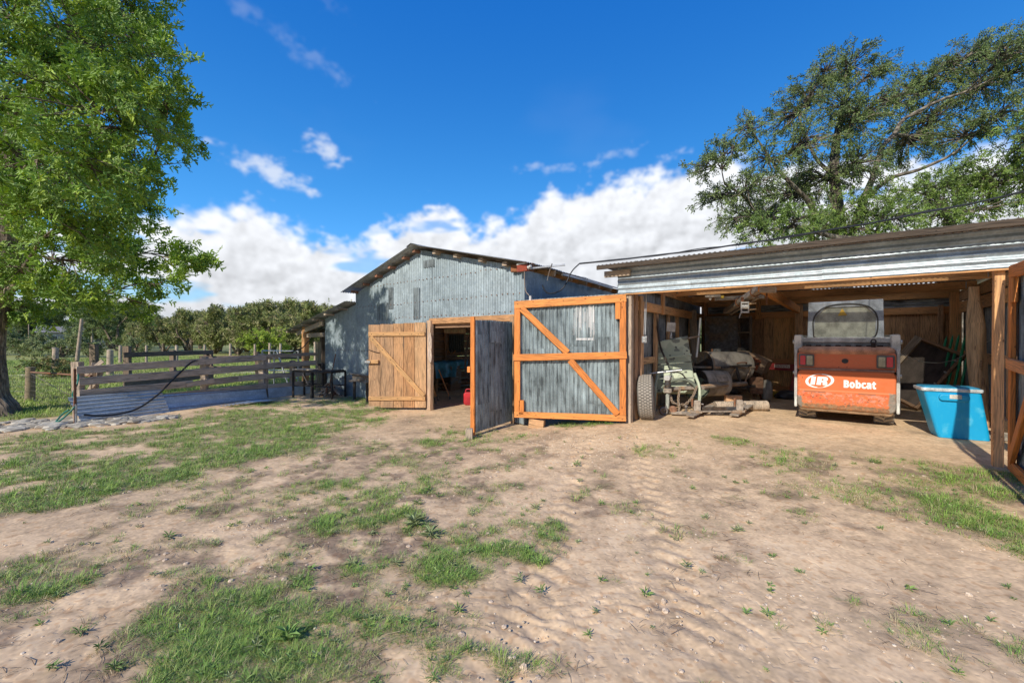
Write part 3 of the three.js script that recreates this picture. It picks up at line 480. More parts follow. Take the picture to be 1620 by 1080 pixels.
// ---------------------------------------------------------------- the open-fronted machine shed (x along its front, z towards the yard, floor at 0.15)
const FL = .15;
const shed = thing('machine_shed', 'open-fronted timber shed with corrugated header and gates swung open', 'shed', [SHED.o[0], 0, SHED.o[1]], SHED.turn);
const spt = (a, y, n) => [SHED.o[0] + SU[0] * a + SN[0] * n, y, SHED.o[1] + SU[1] * a + SN[1] * n];
{
  const roofY = (n) => lerp(2.665, 2.50, (n + .35) / 6.65);
  const LA = (n) => -.06 - .055 * n, RA = (n) => 4.74 - .02 * n; // left and right wall lines
  // header of sheets laid with the waves level
  const hd = sub(shed, 'header');
  const runs = [[-.12, 1.02], [1.0, 2.62], [2.60, 4.02], [4.0, 5.0]];
  runs.forEach(([x0, x1], i) => mesh(hd, 'header_sheet', corr([x0, 2.645, .03], [x0, 2.235, .03], [x1, 2.235, .03], [x1, 2.645, .03], { pitch: .076, amp: .011, off: i % 2 ? -.004 : 0, rows: 6 }), M.header[i % 2]));
  mesh(hd, 'end_sheet', corr([-.125, 2.645, .03], [-.125, 2.235, .03], [-.125, 2.235, -.5], [-.125, 2.645, -.5], { pitch: .076, amp: .008 }), M.header[1]);
  beam(hd, 'header_beam', [-.1, 2.285, -.045], [4.9, 2.285, -.045], .14, .07, M.shedWood); beam(hd, 'header_beam', [-.1, 2.56, -.045], [4.9, 2.56, -.045], .14, .05, M.shedWood);
  beam(hd, 'trim_strip', [-.1, 2.222, .0], [4.3, 2.222, .0], .018, .05, [newWood(.82, .50, .25)]);
  // roof
  const rf = sub(shed, 'roof');
  const rs = (a0, a1, n0, n1) => sheets(rf, 'roof_sheet', (a, t) => [a, roofY(t ? n1 : n0), t ? -n1 : -n0], a0, a1, .64, M.roof, { amp: .009, off: .012 });
  rs(-.34, .3, -.32, 6.3); rs(1.58, 2.2, -.32, 6.3); rs(.3, 1.58, -.32, .62); rs(.3, 1.58, 2.78, 6.3); rs(4.1, 5.3, -.32, 6.3); rs(2.2, 4.1, -.32, .62); rs(2.2, 4.1, 2.78, 4.62); rs(2.2, 4.1, 5.72, 6.3);
  beam(rf, 'fascia_board', [-.34, 2.635, .345], [5.3, 2.635, .345], .07, .03, [oldWood(.085, .07, .056)], [0, 1, 0], 8, .004);
  for (const n of [.55, 1.75, 3.0, 4.5, 5.95]) beam(rf, 'purlin', [LA(n) + .02, roofY(n) - .085, -n], [RA(n) - .02, roofY(n) - .085, -n], .15, .045, M.shedWood, [0, 1, 0], 3, .003);
  for (const n of [3.0, 4.5]) mesh(rf, 'joist_hanger', bx(.012, .12, .09, RA(n) - .16, roofY(n) - .085, -n), M.pipe);
  beam(rf, 'outrigger', [-.34, 2.56, .06], [.1, 2.56, .06], .10, .05, M.fence); beam(rf, 'outrigger', [-.34, 2.52, -3.0], [-.1, 2.52, -3.0], .10, .05, M.fence);
  const CLEAR = new THREE.MeshPhysicalMaterial({ color: col(.93, .95, .90), roughness: .8, transmission: 1, thickness: 0, side: THREE.DoubleSide }), DULL = new THREE.MeshPhysicalMaterial({ color: col(.85, .86, .80), roughness: 1, transmission: .5, thickness: 0, side: THREE.DoubleSide });
  for (const [x0, x1, n0, n1] of [[2.18, 3.16, 4.58, 5.76], [3.14, 4.12, 4.58, 5.76], [2.18, 3.16, .58, 2.82], [3.14, 4.12, .58, 2.82], [.28, .95, .58, 2.82], [.93, 1.60, .58, 2.82]]) mesh(rf, 'light_panel', corr([x0, roofY(n0), -n0], [x1, roofY(n0), -n0], [x1, roofY(n1), -n1], [x0, roofY(n1), -n1], { amp: .008, off: .005 }), n0 > 4 ? DULL : CLEAR);
  // front posts
  const fp = sub(shed, 'front_posts');
  beam(fp, 'post', [.035, 0, -.06], [.035, 2.25, -.06], .10, .10, M.fence, [1, 0, 0], 3, .004); beam(fp, 'post', [.0, 0, -.34], [.0, 2.25, -.34], .09, .12, M.shedBoard, [1, 0, 0], 3, .006);
  beam(fp, 'post', [-.03, 0, -.66], [-.03, 2.24, -.66], .10, .12, M.shedBoard, [1, 0, 0], 3, .006); beam(fp, 'post', [.05, .05, -.46], [.04, 1.55, -.50], .06, .05, M.shedBoard, [1, 0, 0], 2, .004);
  beam(fp, 'post', [4.13, 0, -.10], [4.13, 2.25, -.10], .08, .11, M.shedWood, [1, 0, 0], 3, .005); beam(fp, 'post', [4.5, 0, -.05], [4.5, 2.25, -.05], .12, .1, M.shedWood, [1, 0, 0]);
  // left wall
  const lw = sub(shed, 'left_wall');
  sheets(lw, 'wall_sheet', (n, t) => [LA(n) - .06, t ? roofY(n) - .06 : .08, -n], 0, 6, .66, M.inWall, { amp: .008 });
  for (const n of [.9, 1.75, 2.7, 3.5, 4.5]) beam(lw, 'stud', [LA(n), .1, -n], [LA(n) + rr(-.03, .03), 2.06, -n + rr(-.05, .05)], .09 + R() * .03, .06, [M.shedWood[0], M.shedBoard[3], M.shedBoard[1]], [0, 0, 1], 4, .01);
  beam(lw, 'girt', [LA(.1) + .05, 2.08, -.1], [LA(5.8) + .05, 2.08, -5.8], .17, .045, M.shedWood, [0, 1, 0], 3, .004); beam(lw, 'girt', [LA(1) + .02, 1.1, -.5], [LA(5.8) + .02, 1.1, -5.8], .12, .04, M.shedBoard);
  beam(lw, 'top_plate', [LA(.1) + .06, 2.47, -.1], [LA(5.9) + .06, 2.42, -5.9], .15, .05, M.shedWood); for (const n of [2.0]) beam(lw, 'cripple', [LA(n) + .08, 1.98, -n], [LA(n) + .08, 2.48, -n], .09, .06, M.shedWood, [0, 0, 1]);
  // back wall: upright boards, plate and a band of sheet above
  const bw = sub(shed, 'back_wall'), B0 = LA(6), B1 = RA(6);
  let x = B0; let k = 0;
  while (x < B1 - .05) { const w = Math.min(rr(.17, .26), B1 - x); const pale = x > 1.2 && x < 1.75; beam(bw, 'board', [x + w / 2, .1, -6.02], [x + w / 2, 2.06, -6.02], w + .004, .025 + .004 * (k % 2), pale ? M.paleBoard : M.shedBoard, [1, 0, 0], 3, .003); x += w; k++; }
  beam(bw, 'plate', [B0, 2.10, -5.96], [B1, 2.10, -5.96], .15, .05, M.shedWood); beam(bw, 'girt', [B0, .95, -5.97], [B1, .95, -5.97], .11, .04, M.shedWood); beam(bw, 'girt', [B0, .22, -5.97], [B1, .22, -5.97], .20, .045, M.shedWood);
  mesh(bw, 'band_sheet', corr([B0, 2.50, -6.03], [B0, 2.04, -6.03], [B1, 2.04, -6.03], [B1, 2.50, -6.03], { pitch: .076, amp: .010 }), M.inWall[2]);
  beam(bw, 'corner_post', [B0 + .1, .1, -5.86], [B0 + .1, 2.45, -5.86], .14, .14, M.shedWood, [1, 0, 0]); beam(bw, 'corner_post', [B1 - .09, .1, -5.84], [B1 - .09, 2.45, -5.84], .17, .14, M.shedWood, [1, 0, 0]); beam(bw, 'post', [1.85, .1, -5.86], [1.85, 2.32, -5.86], .16, .13, M.shedBoard, [1, 0, 0], 3, .01);
  beam(bw, 'post', [.98, 2.0, -5.90], [.98, 2.46, -5.90], .12, .08, M.shedWood, [1, 0, 0]); beam(bw, 'post', [B1 - .30, .1, -5.9], [B1 - .30, 2.2, -5.9], .09, .1, M.shedBoard, [1, 0, 0], 3, .01);
  // right wall
  const rw = sub(shed, 'right_wall');
  sheets(rw, 'wall_sheet', (n, t) => [RA(n) + .05, t ? roofY(n) - .05 : .1, -n], 0, 6, .66, [M.barn[0], M.inWall[2], M.barn[1]], { amp: .008 });
  beam(rw, 'top_board', [RA(.2) - .03, 2.36, -.15], [RA(5.9) - .03, 2.36, -5.9], .20, .04, M.shedBoard, [0, 1, 0], 3, .004); beam(rw, 'top_board', [RA(.2) - .03, 2.13, -.15], [RA(5.9) - .03, 2.13, -5.9], .21, .04, M.shedWood, [0, 1, 0], 3, .004);
  beam(rw, 'girt', [RA(.2) - .02, 1.18, -.2], [RA(5.8) - .02, 1.18, -5.8], .17, .05, M.shedBoard, [0, 1, 0], 3, .005); beam(rw, 'sill', [RA(.2) - .03, .24, -.2], [RA(5.8) - .03, .24, -5.8], .24, .09, M.grey, [0, 1, 0], 3, .01);
  for (const n of [1.4, 2.55, 4.4]) beam(rw, 'stud', [RA(n) - .02, .1, -n], [RA(n) - .02, 2.3, -n + .06], .12, .06, M.shedBoard, [0, 0, 1], 4, .012);
  // roof brace
  beam(shed, 'roof_brace', [1.63, 2.40, -1.95], [1.86, 2.18, -5.5], .16, .09, [newWood(.80, .38, .12)]);
  // the left gate: orange frame in front of corrugated sheet
  const gp = V(...spt(.02, 0, -.04)), gq = V(.05, 0, -7.47); const gd = gq.clone().sub(gp), GL = gd.length();
  const mk = (name, origin, dir, len, y0, y1l, y1r, sheetMat, woods, face) => {
    const g = new THREE.Group(); g.name = name; shed.add(g); const c = Math.cos(SHED.turn), s = Math.sin(SHED.turn); const toLocal = (v) => { const dx = v.x - SHED.o[0], dz = v.z - SHED.o[1]; return V(dx * SU[0] + dz * SU[1], 0, dx * -SN[0] + dz * -SN[1]); };
    const o = toLocal(origin), d = toLocal(origin.clone().add(dir)).sub(o).normalize(); g.position.copy(o); g.rotation.y = Math.atan2(-d.z, d.x);
    const up = (x) => lerp(y1r, y1l, x / len), F = .045 * face;
    sheets(g, 'gate_sheet', (x, t) => [x, t ? up(x) + (face > 0 ? .0 : .02) : y0 + .03, 0], .01, len - .01, .58, sheetMat, { amp: .008 });
    const W = .125; const bm = (n, p, q, w, m, up2) => beam(g, n, p, q, w, .04, m || woods, up2);
    bm('top_rail', [0, up(0) - W / 2, F], [len, up(len) - W / 2, F], W); bm('bottom_rail', [0, y0 + W * .38, F], [len, y0 + W * .38, F], W * .8);
    bm('stile', [W * .4, y0 + .1, F], [W * .4, up(0) - W, F], W * .8, undefined, [1, 0, 0]); bm('stile', [len - W * .4, y0 + .1, F], [len - W * .4, up(len) - W, F], W * .8, undefined, [1, 0, 0]);
    bm('middle_rail', [-.01, lerp(y0, y1r, .52), F * 1.35], [len + .01, lerp(y0, y1l, .515), F * 1.35], W * .9);
    return [g, up, F, W, bm];
  };
  const [lg, up, F, W, bm] = mk('gate', gp, gd, GL, .185, 2.13, 2.215, M.gateSheet, M.gateWood, -1); // local x from the hinge (right) to the free edge (left); the yard is on local -z
  bm('brace', [GL - .12, 2.165 - W - .03, F * 1.3], [GL * .5 + .02, lerp(.15, 2.2, .52) + .06, F * 1.3], .105); bm('brace', [GL * .5 - .02, lerp(.15, 2.2, .52) - .06, F * 1.3], [.13, .15 + W + .02, F * 1.3], .105);
  bm('corner_block', [W * .95, 2.215 - W - .01, F], [W * .95, 2.215 - W - .27, F], .10, M.gateWood[0], [1, 0, 0]); bm('corner_block', [GL - W * .95, .15 + W * .7, F], [GL - W * .95, .15 + W + .20, F], .09, M.gateWood[1], [1, 0, 0]);
  for (const [x, y] of [[.05, 2.1], [.09, 2.13], [GL - .06, 2.08], [GL - .05, .23], [.06, .22], [.07, 1.2], [GL - .06, 1.2], [GL * .5, 1.2], [GL * .5 + .05, 1.23], [.4, 2.14], [1.0, 2.13], [1.5, 2.12], [.5, .19], [1.2, .19]]) cyl(lg, 'bolt', [x, y, F - .018], [x, y, F - .03], .007, .007, M.blackIron, 6);
  { // white paint run down the sheet
    const cv = document.createElement('canvas'); cv.width = 128; cv.height = 256; const c = cv.getContext('2d'), q = mulberry(8); c.fillStyle = '#000'; c.fillRect(0, 0, 128, 256); c.fillStyle = '#fff'; for (let i = 0; i < 34; i++) { c.globalAlpha = .12 + .5 * q(); const x = 8 + q() * 108, y = q() * 60; c.fillRect(x, y, 2 + q() * 7, 60 + q() * 150); } c.globalAlpha = .75; c.fillRect(20, 218, 86, 14); const at = new THREE.CanvasTexture(cv);
    const g = corr([.46, 1.42, -.012], [.86, 1.42, -.012], [.86, 2.06, -.012], [.46, 2.06, -.012], { amp: .008 }); const uvp = g.attributes.position; const nu = []; for (let i = 0; i < uvp.count; i++) nu.push((uvp.getX(i) - .46) / .4, (uvp.getY(i) - 1.42) / .64); g.setAttribute('uv', new THREE.Float32BufferAttribute(nu, 2));
    mesh(lg, 'paint_run', g, std({ color: col(.72, .71, .69), roughness: .8, alphaMap: at, transparent: true }));
  }
  // the right gate, swung out square towards the yard
  const rp = V(...spt(4.225, 0, -.14)), rd2 = V(-SN[0], 0, -SN[1]).applyAxisAngle(V(0, 1, 0), -.03);
  const [rg, up2, F2, W2, bm2] = mk('gate', rp, rd2, 1.95, .18, 2.16, 2.24, M.gateSheet, [M.gateWood[1], newWood(.74, .36, .15)], 1);
  bm2('brace', [.12, .30, F2 * 1.3], [.95, 1.15, F2 * 1.3], .11); bm2('corner_block', [W2 * .95, 2.24 - W2 - .01, F2], [W2 * .95, 2.24 - W2 - .25, F2], .10, M.gateWood[0], [1, 0, 0]);
}
// blocks that hold the doors
{
  const w1 = beam(scene, 'timber_block', [-.64, ground(-.62, -6.62) - .02, -6.62], [-.64, ground(-.62, -6.62) + .155, -6.62], .105, .10, M.grey, [1, 0, 0]); w1.name = numbered('timber_block'); tag(w1, 'short square timber block standing at the foot of the metal barn door', 'timber block');
  const w2 = beam(scene, 'timber_block', [.30, .09, -7.46], [.54, .07, -7.38], .15, .13, M.doorWood, [0, 1, 0], 1, .01); w2.name = numbered('timber_block'); tag(w2, 'tapered timber offcut wedged under the orange framed gate', 'timber block');
}

// ---------------------------------------------------------------- what stands in the shed (x along the front, z towards the yard, y above the ground plane)
const inShed = (name, label, cat, a, n, turn = 0, group) => thing(name, label, cat, spt(a, FL, n), SHED.turn + turn, group);
const world = SHED.turn; // subtract to work in world axes
{
  // car tyre standing on its tread
  const t = thing('car_tyre', 'worn car tyre standing upright beside the gate post', 'tyre', [2.28, FL + .365, -7.5], 0); t.rotation.set(0, -.34, .05);
  const prof = [[.205, -.10], [.225, -.118], [.30, -.132], [.345, -.118], [.362, -.095], [.368, 0], [.362, .095], [.345, .118], [.30, .132], [.225, .118], [.205, .10], [.215, .07], [.325, .09], [.335, 0], [.325, -.09], [.215, -.07], [.205, -.10]];
  const g = new THREE.LatheGeometry(prof.map(([r, y]) => new THREE.Vector2(r, y)), 48); g.rotateZ(Math.PI / 2); mesh(t, 'carcass', g, std({ color: col(.20, .185, .165), map: SP, roughness: .92 }));
  const lug = []; for (let k = 0; k < 46; k++) for (let r = 0; r < 5; r++) { const b = bx(.034, .018, .036, -.082 + r * .041, .372, 0); b.rotateY(.0); b.rotateX((k + (r % 2) * .5) / 46 * 6.283); lug.push(b); }
  const tr = mesh(t, 'tread', join(lug), M.dustyRubber); tr.userData.kind = 'stuff';
}
{
  // camouflage-painted trailer body tipped on end
  const c = document.createElement('canvas'); c.width = 512; c.height = 768; const x = c.getContext('2d'), q = mulberry(5); x.fillStyle = '#a9b29b'; x.fillRect(0, 0, 512, 768);
  const wob = (cx, cy, r, f, sx = 1) => { x.fillStyle = f; x.beginPath(); for (let k = 0; k <= 12; k++) { const a = k / 12 * 6.28, rr2 = r * (.7 + .5 * q()); x[k ? 'lineTo' : 'moveTo'](cx + Math.cos(a) * rr2 * sx, cy + Math.sin(a) * rr2); } x.closePath(); x.fill(); };
  for (let i = 0; i < 9; i++) wob(q() * 512, q() * 768, 50 + q() * 60, '#bcc3ab', 1.5); for (let i = 0; i < 12; i++) wob(q() * 512, q() * 768, 16 + q() * 30, '#7d8276', 1.9); for (let i = 0; i < 26; i++) wob(q() * 512, q() * 768, 4 + q() * 9, '#54564e', 1.6); for (let i = 0; i < 60; i++) wob(q() * 512, q() * 768, 2 + q() * 6, '#b9b7a3', 1.2);
  const tx = new THREE.CanvasTexture(c); tx.colorSpace = THREE.SRGBColorSpace; const camo = std({ map: tx, roughness: .7 }), dkcamo = std({ color: col(.16, .18, .14), map: SP, roughness: .8 });
  const o = inShed('camouflage_trailer', 'camouflage-painted trailer tub tipped on end behind the tyre', 'trailer', .22, 1.75, .34);
  const S = new THREE.Shape(); S.moveTo(-.30, .34); S.lineTo(.36, .36); S.lineTo(.22, 1.40); S.lineTo(-.27, 1.30); S.closePath();
  const body = new THREE.ExtrudeGeometry(S, { depth: .42, bevelEnabled: true, bevelSize: .03, bevelThickness: .03, bevelSegments: 3 }); planarUV(body, .7, 1.1, -.32, .3); body.translate(0, 0, -.45); body.rotateX(-.16); mesh(o, 'tub', body, camo);
  beam(o, 'rib', [-.30, .98, .06], [.30, 1.05, .05], .03, .03, [camo]); beam(o, 'rib', [-.30, .86, .08], [.32, .93, .07], .025, .03, [dkcamo]); beam(o, 'rib', [-.30, .60, .12], [.35, .63, .12], .025, .025, [camo]);
  mesh(o, 'side_panel', planarUV(roundPanel(.30, .78, .04, .03, .008), .3, .78), dkcamo, [-.46, .80, -.22], [0, .35, 0]);
  mesh(o, 'fender', (() => { const g = new THREE.TorusGeometry(.34, .035, 8, 24, 2.3); g.scale(1, .8, 1); return g; })(), dkcamo, [.06, .32, .22], [0, 0, .35]);
  for (const [x0, x1] of [[-.36, -.30], [.40, .34]]) tube(o, 'frame_tube', [[x0, .0, .26], [x0 + .02, .45, .22], [x1, .72, .16]], .028, camo, 16, 8);
  cyl(o, 'cross_bar', [-.46, .70, .26], [.12, .78, .28], .02, .02, M.pipe, 10);
  cyl(o, 'upright_pole', [.40, 1.0, -.18], [.47, 1.75, -.2], .024, .02, M.pipe, 10); beam(o, 'pole_arm', [.22, 1.36, -.16], [.44, 1.40, -.18], .03, .03, M.steel);
  const pl = mesh(o, 'mount_plate', roundPanel(.16, .18, .008, .02, .004), M.white, [-.06, 1.58, -.2], [0, 0, -.1]); cyl(pl, 'stem', [.01, -.1, 0], [.02, -.22, 0], .02, .03, M.pipe, 8);
  tube(o, 'strap', [[-.34, 1.95, -.1], [-.30, 1.5, -.05], [-.26, 1.22, .04], [-.2, 1.05, .10], [-.12, .86, .12]], .018, M.blackIron, 24, 6);
  tube(o, 'cable_loop', [[-.05, .74, .26], [.10, .72, .24], [.22, .58, .22], [.30, .48, .2]], .012, M.blackIron, 16, 6);
  // drawn forward frame and feet
  beam(o, 'foot_rail', [-.33, .02, .25], [-.33, .02, -.4], .05, .05, M.dustyIron); beam(o, 'foot_rail', [.36, .02, .25], [.36, .02, -.4], .05, .05, M.dustyIron);
}
{
  // barbecue smoker on a small trailer
  const o = inShed('smoker_trailer', 'dusty barrel smoker welded on a small two-wheeled trailer', 'smoker', 0, 0); const Y = (y) => y - FL;
  const P = (a, y, n) => [a, Y(y), -n];
  const halfDrum = (r, L, full) => { const g = new THREE.CylinderGeometry(r, r, L, 36, 1, false, 0, full ? 6.283 : Math.PI); g.rotateZ(Math.PI / 2); return g; };
  // cooking barrel: axis runs right and back
  const put = (m, p, dir) => { m.position.set(...p); m.rotation.y = Math.atan2(-dir[1], dir[0]); return m; };
  const axis = [.62, -.78], BAR = std({ color: col(.40, .355, .30), map: SP, roughness: .85, metalness: .2 });
  const barrel = put(mesh(o, 'cooking_barrel', halfDrum(.30, 1.0, true), BAR), P(.72, .93, 3.45), axis); const end = new THREE.CylinderGeometry(.303, .303, .012, 36); end.rotateZ(Math.PI / 2); mesh(barrel, 'end_plate', end, M.darkSteel, [-.505, 0, 0]);
  mesh(barrel, 'lid_edge', bx(1.0, .02, .05, 0, -.02, .305), M.dustyIron); mesh(barrel, 'lid_seam', new THREE.TorusGeometry(.302, .008, 6, 36), M.dustyIron, [-.47, 0, 0], [0, Math.PI / 2, 0]); tube(barrel, 'lid_handle', [[.05, .06, .31], [.08, .08, .36], [.25, .08, .36], [.28, .06, .31]], .012, M.rust, 14, 6); cyl(barrel, 'chimney_stub', [-.3, .28, 0], [-.3, .36, 0], .02, .02, M.rust, 8);
  const fire = put(mesh(o, 'firebox', halfDrum(.26, .55, true), BAR), P(.62, .60, 2.85), axis); const e2 = new THREE.CylinderGeometry(.264, .264, .012, 32); e2.rotateZ(Math.PI / 2); mesh(fire, 'end_plate', e2, M.darkSteel, [-.28, 0, 0]); mesh(fire, 'hatch', roundPanel(.26, .16, .02, .02, .005), M.dustyIron, [.05, .12, .24], [-.45, 0, 0]);
  // green pan set in front of the firebox
  const pan = new THREE.LatheGeometry([[.02, -.10], [.14, -.09], [.22, -.02], [.25, .06], [.262, .06], [.24, -.03], [.15, -.11], [.02, -.12]].map(([r, y]) => new THREE.Vector2(r, y)), 36); mesh(o, 'drum_lid', pan, std({ color: col(.20, .24, .17), map: SP, roughness: .7 }), P(.42, .50, 2.42), [.9, .35, -.2]);
  // shelf frame and legs
  beam(o, 'shelf_rail', P(.10, .90, 2.95), P(.78, .92, 2.9), .045, .045, M.dustyIron); beam(o, 'shelf_rail', P(.78, .92, 2.9), P(1.20, .95, 3.55), .045, .045, M.darkSteel); beam(o, 'shelf_rail', P(1.20, .95, 3.55), P(1.25, .96, 4.2), .04, .04, M.darkSteel);
  mesh(o, 'shelf_plate', bx(.5, .012, .5, .95, Y(.93), -3.55), M.darkSteel, [0, 0, 0]);
  beam(o, 'leg', P(1.0, .92, 3.2), P(1.08, .52, 3.3), .05, .05, M.darkSteel); beam(o, 'strut', P(1.0, .90, 3.2), P(.80, .50, 3.0), .022, .022, M.dustyIron); beam(o, 'strut', P(1.22, .94, 3.6), P(1.10, .52, 3.4), .022, .022, M.dustyIron); beam(o, 'leg', P(.2, .9, 3.1), P(.3, .5, 3.0), .05, .05, M.darkSteel);
  // drawbar
  cyl(o, 'drawbar', P(.30, .585, 1.35), P(1.14, .575, 3.45), .045, .045, M.dustyIron, 12); cyl(o, 'drawbar', P(.22, .57, 1.25), P(.30, .50, 3.2), .035, .035, M.dustyIron, 10); mesh(o, 'coupler', roundPanel(.14, .08, .02, .34, .012), M.dustyIron, P(.27, .585, 1.22), [0, .3, 0]); beam(o, 'cross_member', P(.18, .60, 1.3), P(.72, .60, 1.85), .06, .05, M.dustyIron);
  beam(o, 'frame_rail', P(.3, .50, 3.0), P(1.35, .48, 4.1), .06, .05, M.darkSteel); beam(o, 'axle', P(.35, .38, 4.7), P(1.40, .38, 4.15), .06, .06, M.dustyIron);
  // jack
  const j = sub(o, 'jack', P(.30, FL, 1.12)); cyl(j, 'tube', [0, .12, 0], [0, .56, 0], .032, .036, [std({ color: col(.40, .42, .37), map: SP, roughness: .6 })], 12); cyl(j, 'housing', [0, .42, 0], [0, .64, 0], .052, .052, M.darkSteel, 14); mesh(j, 'cap', roundPanel(.11, .09, .02, .11, .015), M.white, [0, .655, 0]); const cw = new THREE.TorusGeometry(.058, .024, 8, 20); mesh(j, 'castor', cw, M.steel, [-.05, .075, .05], [0, .5, 0]); beam(j, 'castor_fork', [0, .16, .02], [-.05, .08, .05], .05, .02, M.steel);
  // chains
  const chain = (pts, n) => { const cv = new THREE.CatmullRomCurve3(pts.map((p) => V(...p))); const g = []; for (let i = 0; i < n; i++) { const p = cv.getPoint(i / n), d = cv.getTangent(i / n); const t = new THREE.TorusGeometry(.02, .0065, 5, 10); t.scale(1.5, 1, 1); t.rotateX(i % 2 ? 1.57 : 0); const m4 = new THREE.Matrix4().makeRotationFromQuaternion(new THREE.Quaternion().setFromUnitVectors(V(1, 0, 0), d)); t.applyMatrix4(m4); t.translate(p.x, p.y, p.z); g.push(t); } return join(g); };
  mesh(o, 'safety_chain', chain([P(.44, .60, 1.35), P(.43, .42, 1.3), P(.46, .26, 1.25), P(.44, .19, 1.2)], 17), M.dustyIron); mesh(o, 'safety_chain', chain([P(.66, .62, 1.6), P(.62, .46, 1.5), P(.52, .33, 1.35), P(.36, .38, 1.2), P(.32, .5, 1.2)], 26), M.dustyIron);
  // wheel on the right and the one hidden behind
  for (const [a, n] of [[1.42, 4.15], [.30, 4.75]]) { const w = sub(o, 'wheel', P(a, .385, n), .25); const tg = new THREE.TorusGeometry(.155, .082, 12, 36); tg.scale(1, 1, 1.15); tg.rotateY(Math.PI / 2); mesh(w, 'tyre', tg, M.dustyRubber); const rg = new THREE.CylinderGeometry(.11, .11, .12, 24); rg.rotateZ(Math.PI / 2); mesh(w, 'rim', rg, M.dustyIron); for (let k = 0; k < 5; k++) { const a2 = k / 5 * 6.283; cyl(w, 'wheel_nut', [.06, Math.cos(a2) * .06, Math.sin(a2) * .06], [.075, Math.cos(a2) * .06, Math.sin(a2) * .06], .011, .011, M.blackIron, 6); } }
  mesh(o, 'mudguard', roundPanel(.26, .36, .03, .06, .01), M.rust, P(1.25, .50, 3.98), [0, .1, 0]);
}
{
  // low hitch frame lying on the floor
  const o = inShed('trailer_hitch', 'low steel hitch frame with two flat bars lying on the dirt', 'hitch', 0, 0); const P = (a, y, n) => [a, y - FL, -n];
  beam(o, 'flat_bar', P(.74, .20, .92), P(.78, .24, 2.55), .03, .13, M.dustyIron, [0, 1, 0]); beam(o, 'flat_bar', P(1.30, .20, 1.50), P(1.40, .30, 2.90), .03, .14, M.dustyIron, [0, 1, 0]);
  beam(o, 'cross_angle', P(.80, .27, 1.38), P(1.30, .27, 1.80), .07, .06, M.darkSteel); beam(o, 'cross_angle', P(.80, .235, 1.36), P(1.30, .235, 1.78), .02, .09, M.dustyIron, [0, 1, 0]);
  for (const [a, n] of [[.76, 1.28], [1.33, 1.80]]) { const k = sub(o, 'clamp', P(a, .22, n), .3); mesh(k, 'bracket', roundPanel(.11, .18, .012, .09, .01), M.dustyIron, [0, .12, 0]); cyl(k, 'bolt', [-.08, .10, .03], [-.08, .24, .03], .018, .018, M.rust, 8); mesh(k, 'foot', bx(.19, .03, .14, -.02, .02, .02), M.dustyIron); cyl(k, 'pin', [-.1, .15, .0], [.1, .15, .0], .014, .014, M.steel, 8); }
  const o2 = inShed('hitch_coupling', 'rusty ball coupling on the dirt under the hanging chain', 'coupling', .50, 1.18, .5); mesh(o2, 'tongue', roundPanel(.32, .05, .02, .10, .01), M.dustyIron, [0, .05, 0]); mesh(o2, 'ball', new THREE.SphereGeometry(.035, 14, 10), M.steel, [.1, .16, 0]); cyl(o2, 'shank', [.1, .07, 0], [.1, .14, 0], .02, .018, M.steel, 10); mesh(o2, 'socket', roundPanel(.12, .12, .03, .1, .02), M.rust, [-.12, .11, 0]);
  const lg = inShed('timber_log', 'grey round timber lying behind the hitch frame', 'timber', 0, 0); cyl(lg, 'log', P(.84, .24, 2.15), P(1.62, .25, 2.72), .085, .095, M.grey, 14);
  const bl = inShed('wood_block', 'squared wood block under the smoker trailer', 'wood block', 0, 0); beam(bl, 'block', P(.86, .30, 2.9), P(1.12, .30, 3.05), .14, .14, M.shedBoard); beam(bl, 'shim', P(.84, .20, 2.88), P(1.14, .20, 3.06), .05, .16, M.grey);
  for (const [i, [a, n, s]] of [[.98, 1.75, .11], [1.12, 1.98, .13]].entries()) { const g = new THREE.DodecahedronGeometry(s, 1); const p = g.attributes.position; for (let k = 0; k < p.count; k++) { const f = .8 + .4 * vn(p.getX(k) * 9 + 9, p.getY(k) * 9 + p.getZ(k) * 7 + 5 * i, 5); p.setXYZ(k, p.getX(k) * f * 1.2, p.getY(k) * f * .5, p.getZ(k) * f); } g.computeVertexNormals(); const m = mesh(scene, 'rock', g, M.stone[1], spt(a, FL + .03, n)); tag(m, i ? 'larger pale rock behind the cross bar of the hitch frame' : 'smaller pale rock behind the cross bar of the hitch frame', 'rock'); }
}
